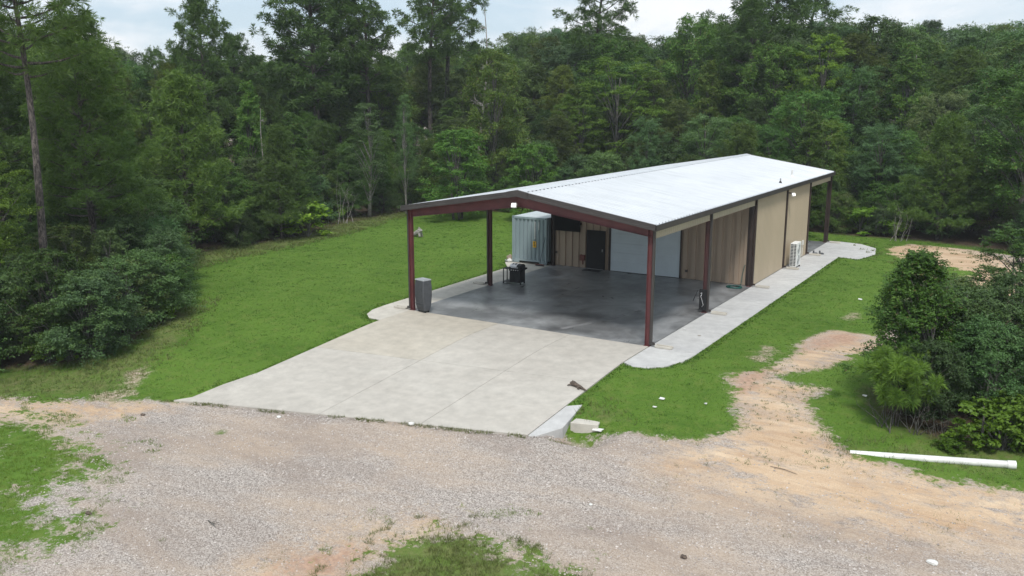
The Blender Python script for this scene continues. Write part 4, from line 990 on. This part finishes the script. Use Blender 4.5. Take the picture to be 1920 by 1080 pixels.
def dead_brush(key, h, seed, n=9, mat='deadw', name='dead_brush'):
    r = np.random.default_rng(seed); b = MB()
    for k in range(n):
        a = r.uniform(0, 2*PI); ln = h*r.uniform(.5, 1.1); q = [Vector((r.normal(0, .12*h), r.normal(0, .12*h), -.05))]; d = Vector((math.cos(a)*.35, math.sin(a)*.35, 1)).normalized()
        for j in range(5):
            d = (d+Vector(r.normal(0, .16, 3))).normalized(); q.append(q[-1]+d*ln/5)
            if j > 1: e = (d+Vector(r.normal(0, .7, 3))).normalized(); b.tube([q[-1], q[-1]+e*ln*.18, q[-1]+e*ln*.3+Vector((0, 0, .05))], [.006, .005, .003], 4, cap=False)
        b.tube(q, [.018*h**.5, .015, .013, .01, .007, .004], 5, cap=False)
    o = b.build('tmp', MAT[mat]); m = o.data; bpy.data.objects.remove(o); m.name = 'branches'; PROTO[key] = (name, h, [('branches', m)])
dead_brush('brush', 1.6, 43, 12, 'bark')
dead_brush('dead', 2.2, 41); dead_brush('dead2', 3.2, 42, 7)

def snag(key, h, seed):
    r = np.random.default_rng(seed); b = MB(); P_ = [Vector((.02*h*math.sin(k*.5+seed), .02*h*math.cos(k*.4), h*k/10-.1)) for k in range(11)]
    b.tube(P_, [.0085*h*(1-k/11)+.012 for k in range(11)], 7)
    for k in range(22):
        f = r.uniform(.3, .98); p = P_[int(f*10)]; a = r.uniform(0, 2*PI); L_ = h*.19*(1.15-f)*r.uniform(.5, 1.3); d = Vector((math.cos(a), math.sin(a), r.uniform(.1, .9))).normalized()
        q = [p]
        for j in range(4): d = (d+Vector(r.normal(0, .22, 3))).normalized(); q.append(q[-1]+d*L_/4)
        b.tube(q, [.035, .028, .02, .013, .006], 5, cap=False)
        for j in (2, 3):
            e = (d+Vector(r.normal(0, .6, 3))).normalized(); b.tube([q[j], q[j]+e*L_*.25, q[j]+e*L_*.4+Vector((0, 0, .1))], [.015, .01, .005], 4, cap=False)
    o = b.build('tmp', MAT['deadw']); m = o.data; bpy.data.objects.remove(o); m.name = 'bare_trunk'; PROTO[key] = ('dead_tree', h, [('bare_trunk', m)])
snag('snag', 12, 51)
LANDMARKS = [(120, 'at the far left edge'), (300, 'behind the front shrubs'), (430, 'behind the light young pine'), (560, 'at the far lawn corner'), (680, 'behind the yellow green bush'), (790, 'behind the white trunk'), (930, 'behind the carport eave'), (1060, 'behind the carport ridge'),
    (1200, 'behind the middle roof'), (1330, 'behind the broad yellow tree'), (1480, 'behind the roof end'), (1600, 'behind the rear porch'), (1740, 'behind the stick tangle'), (1860, 'behind the dirt clearing'), (4000, 'at the far right edge')]
def where(px):
    for lim, s in LANDMARKS:
        if px < lim: return s
nveg = {}
def plant(key, x, y, height, label=None, cat=None, rz=None, color=(1, 1, 1), wide=1.0, group=None, z=None):
    nm, h0, parts_ = PROTO[key]; s = height/h0
    o = bpy.data.objects.new(nm, None); C.objects.link(o); o.empty_display_size = .3
    o.location = (x, y, float(hgt(x, y)) if z is None else z); o.rotation_euler = (0, 0, random.uniform(0, 2*PI) if rz is None else rz); o.scale = (s*wide, s*wide, s)
    for pn, me in parts_:
        c = bpy.data.objects.new(pn, me); C.objects.link(c); c.parent = o
        if pn == 'crown': c.color = (*color, 1)
    tag(o, label, cat or ('pine' if 'pine' in nm else 'shrub' if nm in ('shrub', 'bush') else 'dead brush' if nm == 'dead_brush' else 'tree'), group)
    nveg[nm] = nveg.get(nm, 0)+1
    return o
HZ = 540-FPX*math.tan(PITCH)
def hero(key, px, depth, ytop, label, color=(1, 1, 1), wide=1.0, rz=None, cat=None, group=None):
    q = column_at(px, depth); _, _, f = to_px(q.x, q.y, 5); hh_ = CAM[2]+(HZ-ytop)*depth/(FPX)*1.02
    return plant(key, q.x, q.y, hh_, label, cat, rz, color, wide, group)
HP = []   # occupied spots
def H_(key, px, depth, ytop, *a, **k): o = hero(key, px, depth, ytop, *a, **k); HP.append((o.location.x, o.location.y)); return o
# distinct trees, left to right
H_('pine_mast', 98, 35, -230, 'tall bare-trunked pine at the far left reaching past the top of the picture', rz=.553)
H_('pine_near', 185, 41, 22, 'bushy pine with a bare lower trunk, second from the left', color=(1.0, 1.05, .9), rz=1.0)
H_('pine_young', 358, 52, 128, 'light green young pine branching to the ground at the edge of the left lawn', color=(1.25, 1.25, 1.05), wide=.95)
H_('pine_near', 15, 44, 40, 'dark pine filling the upper left corner behind the bare trunk', color=(.7, .75, .7), wide=1.2)
H_('elm', -5, 33, 240, 'yellow green tree low at the left picture edge', color=(.8, .8, .8))
H_('pine_tall', 400, 72, -2, 'tall narrow dark pine standing alone above the left lawn skyline', color=(.85, .9, .9), wide=.85)
H_('pine_tall', 455, 82, 70, 'dark pine just right of the tall narrow pine', color=(.75, .85, .85))
H_('oak', 312, 78, 95, 'thin small tree in the skyline gap left of the tall narrow pine', color=(.9, .95, .9), wide=.5)
H_('gum', 480, 62, 150, 'bright green slender tree below the skyline left of the big dark pine', color=(1.3, 1.4, 1.1), wide=.9)
H_('pine_tall', 600, 78, -60, 'largest dense dark pine above the left lawn', color=(.7, .78, .72), wide=1.15)
H_('pine_tall2', 645, 84, -30, 'dark pine tucked right behind the largest dense pine', color=(.7, .78, .72), wide=1.1)
H_('pine_tall2', 700, 80, -25, 'airy pine top immediately right of the largest dense pine', color=(.8, .85, .8), wide=1.0)
H_('pine_open', 808, 86, -30, 'open pine with leaning top, left of the pair above the carport', color=(.85, .9, .9), rz=math.radians(-30))
H_('pine_open', 838, 90, -45, 'open pine with drooping side limb, right of the pair above the carport', color=(.85, .9, .9), rz=math.radians(-20), wide=1.1)
H_('pine_open', 1105, 92, -28, 'lone leaning open pine high above the white roof', color=(.8, .85, .85), rz=math.radians(-35), wide=1.2)
H_('pine_tall2', 1425, 84, -60, 'big pine towering above the far end of the roof', color=(.72, .8, .75), wide=1.35)
H_('pine_tall', 1395, 80, 10, 'dense pine just left of the towering pine over the roof', color=(.7, .78, .75), wide=1.1)
H_('pine_open', 1475, 88, 0, 'pine with long horizontal limbs right of the towering pine', color=(.8, .85, .8), wide=1.3, rz=math.radians(-25))
H_('elm', 1155, 78, 108, 'broad yellow green tree standing out behind the white roof', color=(.95, 1.0, .95), wide=1.15)
H_('oak', 925, 74, 95, 'olive green tree with dark forked trunk above the carport ridge', color=(1.35, 1.15, .9), wide=.8)
H_('wispy', 693, 67, 190, 'wispy grey green tree with pale trunk left of the carport', color=(.95, .95, .9), wide=1.15)
H_('wispy', 762, 69, 175, 'slender tree with white trunk at the left corner of the carport roof', color=(1.0, 1.15, .95), wide=.55)
H_('oak', 1290, 84, 40, 'tall mid green tree crown behind the middle of the roof', color=(1.2, 1.3, 1.0), wide=.8)
H_('oak2', 1210, 68, 215, 'blue green rounded tree just behind the roof', color=(1.0, 1.15, 1.1), wide=.8)
H_('oak', 1700, 82, 85, 'broad olive green crown with bare twigs above the rear clearing', color=(1.35, 1.2, .9), wide=1.15)
H_('oak2', 1825, 62, 190, 'pale grey green round tree at the right edge of the wood', color=(1.35, 1.35, 1.4), wide=1.0)
H_('oak', 1905, 54, 120, 'large dark green tree leaning in at the right picture edge', color=(1.0, 1.1, .9), wide=1.25)
H_('small', 1905, 36, 415, 'dense dark bushy tree at the right picture edge beside the dirt clearing', color=(.75, .85, .7), wide=1.55)
H_('small', 860, 66, 235, 'bright green bushy tree above the left part of the carport roof', color=(1.3, 1.5, 1.1), wide=1.3)
H_('small', 1000, 65, 262, 'bright green bushy tree above the carport ridge', color=(1.25, 1.4, 1.0), wide=1.2)
# distinct shrubs at the wood's edge
def S_(key, px, py, hgt_, label, color=(1, 1, 1), wide=1.0, **k): q = G(px, py); HP.append((q.x, q.y)); return plant(key, q.x, q.y, hgt_, label, None, None, color, wide, **k)
S_('weed', 95, 676, 1.3, 'yellow green weedy bush low at the left corner of the wood', (1.2, 1.2, .9))
S_('weed', 570, 442, 2.7, 'bright yellow green bush at the far corner of the left lawn', (1.5, 1.5, 1.1), 1.5)
S_('weed', 290, 600, 1.4, 'light green bush where the wood reaches the front lawn', (1.0, 1.05, .9))
S_('weed', 1628, 440, 2.2, 'bright green bush beside the rear porch at the edge of the clearing', (1.1, 1.25, .9), 1.3)
S_('weed', 130, 672, .9, 'small yellow green weed beside the larger weedy bush', (1.2, 1.25, .9))
S_('shrub', 60, 660, 3.4, 'grey green shrub at the left corner of the wood', (.8, .85, .75), 1.2)
S_('shrub', 170, 655, 3.2, 'grey green rounded shrub with bare stems at the front of the wood', (1.0, 1.05, .9), 1.25)
S_('dead2', 225, 622, 2.8, 'tall pale bare stems rising through the spreading shrub')
S_('shrub', 250, 610, 3.2, 'spreading green shrub overhanging the front lawn', (1.0, 1.1, .9), 1.3)
S_('shrub2', 310, 575, 2.6, 'outermost shrub of the wood corner on the left lawn', (.9, 1.0, .8), 1.2)
S_('smallb', 290, 480, 4.6, 'grey green small tree behind the outermost shrub', (1.15, 1.15, 1.05), 1.1)
S_('dead', 120, 668, 2.4, 'bleached bare stems in front of the left wood', )
S_('dead2', 205, 640, 2.4, 'pale bare branching stems left of the spreading shrub')
S_('dead2', 640, 418, 3.4, 'cluster of thin bare stems at the far lawn edge')
S_('dead', 1680, 452, 2.0, 'tangle of dead grey sticks at the edge of the dirt clearing')
# right foreground thicket
def S2(key, px, py, h_, label, color=(1, 1, 1), wide=1.0, cat=None): q = G(px, py); return plant(key, q.x, q.y, h_, label, cat, None, color, wide)
S2('near_tree', 1700, 755, 4.7, 'tallest dark green small tree of the right foreground thicket', (.85, .95, .75), 1.0)
S2('pine_sapling', 1678, 798, 2.15, 'small bright pine sapling in front of the right thicket', (1.5, 1.55, 1.1), .85)
S2('near_bush', 1800, 740, 3.5, 'round bush in the middle of the right foreground thicket', (.75, .8, .62), 1.1)
S2('near_bush', 1850, 780, 2.9, 'blue green bush at the front of the right thicket', (.85, 1.05, .85), .95)
S2('near_bush', 1900, 700, 3.6, 'bush at the back of the right thicket beside the picture edge', (.75, .8, .6), 1.0)
S2('near_bush', 1765, 690, 3.3, 'olive bush behind the tallest tree of the right thicket', (.95, .85, .62), 1.0)
S2('near_bush', 1730, 785, 2.4, 'low dark bush at the foot of the tallest tree of the thicket', (.5, .55, .45), .95)
S2('near_tree', 1935, 745, 3.6, 'leafy small tree cut by the right picture edge', (.8, .9, .7), 1.1)
S2('near_weed', 1865, 832, 1.5, 'yellow green leafy bush at the foot of the right thicket', (.85, .9, .8), 1.1)
S2('near_weed', 1915, 815, 1.6, 'yellow green bush against the right picture edge', (.8, .85, .8), 1.0)
S2('near_weed', 1780, 845, .5, 'tiny green plant in front of the thicket', (.7, .8, .7), 1.0)
S2('brush', 1720, 812, 1.1, 'dead crooked sticks beside the pine sapling')
S2('brush', 1660, 800, 1.3, 'thin bare stems under the pine sapling')
S2('brush', 1770, 815, 1.0, 'low dead twigs at the foot of the thicket')
H_('snag', 905, 82, 28, 'bare forked dead tree top standing above the olive green tree')
H_('snag', 1690, 76, 88, 'bare dead tree whose twigs poke out of the broad olive crown')
H_('snag', 505, 60, 200, 'thin bare dead tree at the left lawn wood edge')
# the wood itself
er = random.Random(99)
edge = [Vector(p) for p in EDGE]
def edge_dist(x, y):
    s = float(sdf(np.array([x]), np.array([y]), P['litter'][:1])[0]); return s
cand = []
kept = [(a, b_, 1.5) for a, b_ in HP]
cells = {}
def free(x, y, rad):
    i, j = int(x//4), int(y//4)
    for a in range(i-2, i+3):
        for c in range(j-2, j+3):
            for (u, v, q) in cells.get((a, c), []):
                if (x-u)**2+(y-v)**2 < ((rad+q)/2)**2: return False
    cells.setdefault((i, j), []).append((x, y, rad)); return True
for a, b_, q in kept: free(a, b_, q)
N_T = 9000
xs_ = rng.uniform(-120, 45, N_T); ys_ = rng.uniform(-30, 115, N_T); ed_ = sdf(xs_, ys_, P['litter'][:1])
sky_x = [-200, 0, 100, 180, 250, 290, 340, 440, 520, 600, 760, 820, 900, 960, 1040, 1120, 1200, 1290, 1350, 1420, 1500, 1560, 1640, 1720, 1800, 1870, 1920, 2200]
sky_y = [60, 70, 70, 80, 110, 125, 100, 100, 112, 92, 95, 85, 92, 80, 62, 62, 66, 60, 55, 55, 55, 62, 50, 52, 66, 52, 60, 40]
cnt = 0; order = np.argsort(ed_)
for i in order:
    x, y, ed = xs_[i], ys_[i], ed_[i]
    if ed < .2 or ed > 60: continue
    px, py, f = to_px(x, y, 6)
    if f < 20 or px < -140 or px > 2080 or f > 135: continue
    sky_ = float(np.interp(px, sky_x, sky_y)); cap = CAM[2]+(HZ-sky_)*f/FPX
    if ed < 4.5:
        if not free(x, y, 1.45 if ed < 2.5 else 2.1): continue
        k = er.random(); t_ = er.uniform(.75, 1.25)
        col = (t_*er.uniform(.85, 1.15), t_*er.uniform(.95, 1.15), t_*er.uniform(.75, 1.1))
        if ed < 2.2 and k < .75: key, hh_ = er.choice(['shrub', 'shrub2', 'shrub', 'weed']), er.uniform(1.9, 3.8)
        elif k < .85: key, hh_ = er.choice(['small', 'smallb', 'shrub', 'shrub2']), er.uniform(3.2, 6.2)
        else: key, hh_ = er.choice(['gum', 'oak2', 'pine_young']), er.uniform(5.5, 8.5)
        if key == 'weed': hh_ *= .6
        if 60 < px < 335 and f < 50 and hh_ > 3.6: key, hh_ = er.choice(['smallb', 'shrub', 'shrub2']), er.uniform(2.6, 3.9)
    else:
        tq = er.uniform(.6, 1.45)
        rad = 3.0 if ed < 12 else 3.6 if ed < 28 else 4.6
        if not free(x, y, rad): continue
        k = er.random(); t_ = tq; col = (t_*er.uniform(.8, 1.25), t_, t_*er.uniform(.7, 1.2))
        lim = .45+.5*min(1, (ed-4.5)/14); hh_ = cap*er.uniform(lim-.12, min(1.0, lim+.1))
        if ed > 22: hh_ = cap*er.uniform(.82, 1.05)
        pin = .62 if px < 1050 else .38 if px < 1500 else .12
        key = (er.choice(['pine_tall', 'pine_tall', 'pine_tall2']) if k < pin else er.choice(['oak', 'oak2', 'gum', 'oak', 'elm' if er.random() < .25 else 'oak2', 'wispy' if er.random() < .3 else 'oak']))
        if key.startswith('pine'): col = tuple(c*.85 for c in col)
        if ed < 9 and key.startswith('pine') and er.random() < .4: key = 'pine_young'
    if ed >= 4.5 and 80 < px < 335 and f < 47: key, hh_ = er.choice(['smallb', 'small']), er.uniform(3.4, 5.0)
    nm = PROTO[key][0]; wh = where(px)
    depth_w = 'at the very edge' if ed < 4.5 else 'in the front ranks' if ed < 14 else 'far back'
    desc = {'pine_tree': 'dark needled pine', 'leafy_tree': 'leafy broadleaf tree', 'shrub': 'dense leafy shrub', 'pine_sapling': 'small pine'}[nm]
    plant(key, x, y, hh_, f'{desc} {depth_w} of the wood {wh}', None, None, col, er.uniform(.85, 1.2) if key not in ('weed',) else 1.3, group=f'{nm.replace("_", " ")}s {depth_w} of the wood {wh}')
    cnt += 1
cells = {}
for i in order:
    x, y, ed = xs_[i], ys_[i], ed_[i]
    if ed < 1.2 or ed > 15: continue
    px, py, f = to_px(x, y, 3)
    if f < 20 or px < -120 or px > 2040: continue
    if not free(x, y, 2.3 if ed < 8 else 3.2): continue
    t_ = er.uniform(.6, 1.3); col = (t_*er.uniform(.85, 1.25), t_, t_*er.uniform(.7, 1.1)); key = er.choice(['small', 'smallb', 'small', 'shrub2', 'shrub'])
    hh_ = er.uniform(3.2, 5.8) if key.startswith('small') else er.uniform(2.4, 3.8)
    if ed < 3: hh_ *= .75
    nm = PROTO[key][0]; kind_ = 'bushy young tree' if nm == 'leafy_tree' else 'leafy undergrowth shrub'; wh = where(px)
    plant(key, x, y, hh_, f'{kind_} filling the understory of the wood {wh}', None, None, col, er.uniform(.85, 1.25), group=f'{kind_}s in the understory {wh}')
print('forest plants', cnt, nveg)

# ------------------------------------------------------------------ grass blades, pebbles, leaf litter plants (nobody could count these)
def scatter(n, box, keep):
    x = rng.uniform(box[0], box[1], n); y = rng.uniform(box[2], box[3], n)
    d = np.stack([x, y, np.zeros(n)], 1)-CAM; f = d@FW; px = 960+FPX*(d@RT)/f; py = 540-FPX*(d@UP)/f
    m = (f > 2) & (px > -60) & (px < 1980) & (py < 1130); x, y, f = x[m], y[m], f[m]
    m = keep(x, y, f); return x[m], y[m], f[m]
def patch(x, y, s): return np.array([noise.noise(Vector((a*s, b_*s, 0))) for a, b_ in zip(x, y)])
def blades(name, label, x, y, f, hmin, hmax, wd, mat, per=3):
    n = len(x); z = hgt(x, y)-.03
    base = np.repeat(np.stack([x, y, z], 1), per, 0)+np.concatenate([rng.normal(0, .02, (n*per, 2)), np.zeros((n*per, 1))], 1)
    hh_ = rng.uniform(hmin, hmax, n*per)[:, None]; a = rng.uniform(0, 2*PI, n*per); s = np.stack([np.cos(a), np.sin(a), 0*a], 1)*(wd*np.repeat(np.clip(f/22, .7, 2.2), per))[:, None]
    ln = rng.normal(0, .45, (n*per, 2)); tip = base+np.concatenate([ln*hh_, hh_], 1)
    V = np.stack([base-s, base+s, tip], 1); o = bpy.data.objects.new(name, quads(name, V, mat, 3)); C.objects.link(o); tag(o, label, 'grass', kind='stuff')
def keep_lawn(x, y, f):
    m = rng.uniform(size=len(x)) < np.clip((30/f)**1.6, .08, 1)
    g = np.full(len(x), -9.0); g[m] = sdf(x[m], y[m], P['grass'][:2]); ok = m & (g > -.15)
    s = np.full(len(x), 9.0); s[ok] = sdf(x[ok], y[ok], SLABS); ok &= s < -.03
    l = np.full(len(x), 9.0); l[ok] = sdf(x[ok], y[ok], P['litter']); ok &= l < .6
    return ok & ((g > .1) | (rng.uniform(size=len(x)) < .4))
x, y, f = scatter(420000, (-36, 15, -16, 34), keep_lawn)
blades('lawn_grass', 'short green lawn grass either side of the building', x, y, f, .03, .065, .012, MAT['grass'])
print('lawn tufts', len(x))
def keep_near(x, y, f):
    g = sdf(x, y, P['grass'][2:5]); pn = patch(x, y, 1.1)+.5*patch(x, y, 3.1)
    gb = sdf(x, y, P['grass'][3:4]); return (np.where(gb > -.8, g*.6+.0, g*.28-.02)+pn*.9 > .03)
x, y, f = scatter(120000, (-17, 12, -24, -9), keep_near)
x, y, f = x[:34000], y[:34000], f[:34000]
gb = sdf(x, y, P['grass'][3:4]) > -1
blades('rough_grass', 'dull taller grass growing at the bottom middle of the gravel', x[gb], y[gb], f[gb], .05, .15, .008, MAT['drygrass'], 5)
x, y, f = x[~gb], y[~gb], f[~gb]
blades('rough_grass', 'rough tufty grass growing through the gravel at the left', x, y, f, 0.04, .11, .007, MAT['patchgrass'], 4)
# sparse weeds over sand and dry verge
def keep_sand(x, y, f):
    g = sdf(x, y, P['sand']); gg = sdf(x, y, P['grass']); pn = patch(x, y, .8)+.6*patch(x+40, y, 2.7)
    return (g > -1.2) & (gg < .3) & (pn > .28) & (rng.uniform(size=len(x)) < .5)
x, y, f = scatter(34000, (-2, 16, -18, 3), keep_sand)
blades('sand_weeds', 'sparse dry weeds scattered over the sandy track', x, y, f, .03, .09, .006, MAT['drygrass'], 7)
def keep_edge(x, y, f):
    g = sdf(x, y, P['dry']); s = sdf(x, y, SLABS); return (g > -.4) & (s < -.02) & (patch(x, y, .9) > -.25)
x, y, f = scatter(90000, (-34, 14, -17, 30), keep_edge); x, y, f = x[:15000], y[:15000], f[:15000]
blades('verge_weeds', 'taller mixed weeds along the wood edge and the pipe', x, y, f, .06, .2, .008, MAT['drygrass'], 4)
# grass along the driveway's front edge
def keep_fr(x, y, f):
    yf = FR.y+(FL.y-FR.y)*(x-FR.x)/(FL.x-FR.x); d_ = yf-y; return (d_ > .0) & (d_ < .22) & (patch(x, y, 1.6) > -.05)
x, y, f = scatter(60000, (-12, 2, -13, -7), keep_fr); x, y, f = x[:700], y[:700], f[:700]
blades('edge_weeds', 'thin line of weeds along the front edge of the driveway', x, y, f, .03, .1, .006, MAT['drygrass'], 4)
def tufts(name, label, n, box, cond, hmin, hmax, spread, per, mat, wd=.008):
    x, y, f = scatter(n, box, cond); k = rng.uniform(.5, 1.4, len(x))
    X = np.repeat(x, per)+rng.normal(0, 1, len(x)*per)*spread*np.repeat(k, per); Y = np.repeat(y, per)+rng.normal(0, 1, len(x)*per)*spread*np.repeat(k, per)
    blades(name, label, X, Y, np.repeat(f, per), hmin, hmax, wd, mat, 1)
TRK = [GP((1380, 690), (1540, 690), (1560, 780), (1660, 862), (1500, 875), (1320, 850))]
tufts('sand_tufts', 'small dark weed tufts dotted over the sandy track', 2600, (1, 12, -16, 1), lambda x, y, f: (sdf(x, y, TRK) > -.3) & (sdf(x, y, P['grass']) < .1) & (patch(x, y, .45)+.5*patch(x, y, 1.7) > -.12), .025, .085, .035, 22, MAT['lawn_dark'])
tufts('sand_tufts', 'weed tufts dotted over the rear dirt clearing', 500, (1, 14, 8, 34), lambda x, y, f: (sdf(x, y, P['sand'][1:2]) > -.3) & (patch(x, y, .4) > -.1), .05, .16, .10, 24, MAT['drygrass'])
tufts('lawn_tufts', 'darker clumps and weeds in the mown lawn', 5200, (-36, 15, -15, 34), lambda x, y, f: (sdf(x, y, P['grass'][:2]) > .2) & (sdf(x, y, SLABS) < -.1) & (sdf(x, y, P['litter']) < .3) & (patch(x, y, .35) > -.25), .045, .10, .10, 16, MAT['lawn_dark'])
# pebbles
def keep_g(x, y, f):
    g = sdf(x, y, P['grass']); s = sdf(x, y, SLABS); sa = sdf(x, y, P['sand']); return (s < -.03) & (g < .1) & (rng.uniform(size=len(x)) < np.where(sa > -.4, .25, 1.0))
x, y, f = scatter(130000, (-20, 18, -25, -6.5), keep_g); n = min(len(x), 42000); x, y, f = x[:n], y[:n], f[:n]
oc = np.array([(1, 0, 0), (0, 1, 0), (-1, 0, 0), (0, -1, 0), (0, 0, 1)]); fc = [(0, 1, 4), (1, 2, 4), (2, 3, 4), (3, 0, 4)]
sz = np.minimum(rng.gamma(3.2, .0040, n)+.005, .032); sc3 = np.stack([sz*rng.uniform(.8, 1.5, n), sz*rng.uniform(.7, 1.2, n), sz*rng.uniform(.5, 1.0, n)], 1)
a = rng.uniform(0, 2*PI, n); V = oc[None]*sc3[:, None, :]; V = V+rng.normal(0, .15, V.shape)*sz[:, None, None]; ca, sa = np.cos(a)[:, None], np.sin(a)[:, None]
V = np.stack([V[..., 0]*ca-V[..., 1]*sa, V[..., 0]*sa+V[..., 1]*ca, V[..., 2]], -1)+np.stack([x, y, hgt(x, y)-.006], 1)[:, None, :]
me = bpy.data.meshes.new('gravel'); me.vertices.add(n*5); me.vertices.foreach_set('co', V.astype(np.float32).ravel())
idx = (np.array(fc)[None]+(np.arange(n)*5)[:, None, None]).reshape(-1, 3); me.loops.add(idx.size); me.loops.foreach_set('vertex_index', idx.astype(np.int32).ravel())
me.polygons.add(len(idx)); me.polygons.foreach_set('loop_start', np.arange(len(idx), dtype=np.int32)*3); me.polygons.foreach_set('loop_total', np.full(len(idx), 3, np.int32)); me.update(calc_edges=True); me.materials.append(MAT['pebble'])
o = bpy.data.objects.new('gravel', me); C.objects.link(o); tag(o, 'loose pale gravel stones on the drive', 'gravel', kind='stuff')

# ------------------------------------------------------------------ thin summer haze
hb = MB().box(-640, 640, -640, 640, -3.0, 30).build('haze', []); tag(hb, 'thin pale summer haze', kind='stuff')
hm = bpy.data.materials.new('haze_air'); hm.use_nodes = True; hm.node_tree.nodes.clear()
ho = hm.node_tree.nodes.new('ShaderNodeOutputMaterial'); hv = hm.node_tree.nodes.new('ShaderNodeVolumePrincipled')
hv.inputs['Density'].default_value = .0004; hv.inputs['Color'].default_value = (.86, .93, 1.0, 1); hm.node_tree.links.new(hv.outputs[0], ho.inputs['Volume']); hb.data.materials.append(hm)
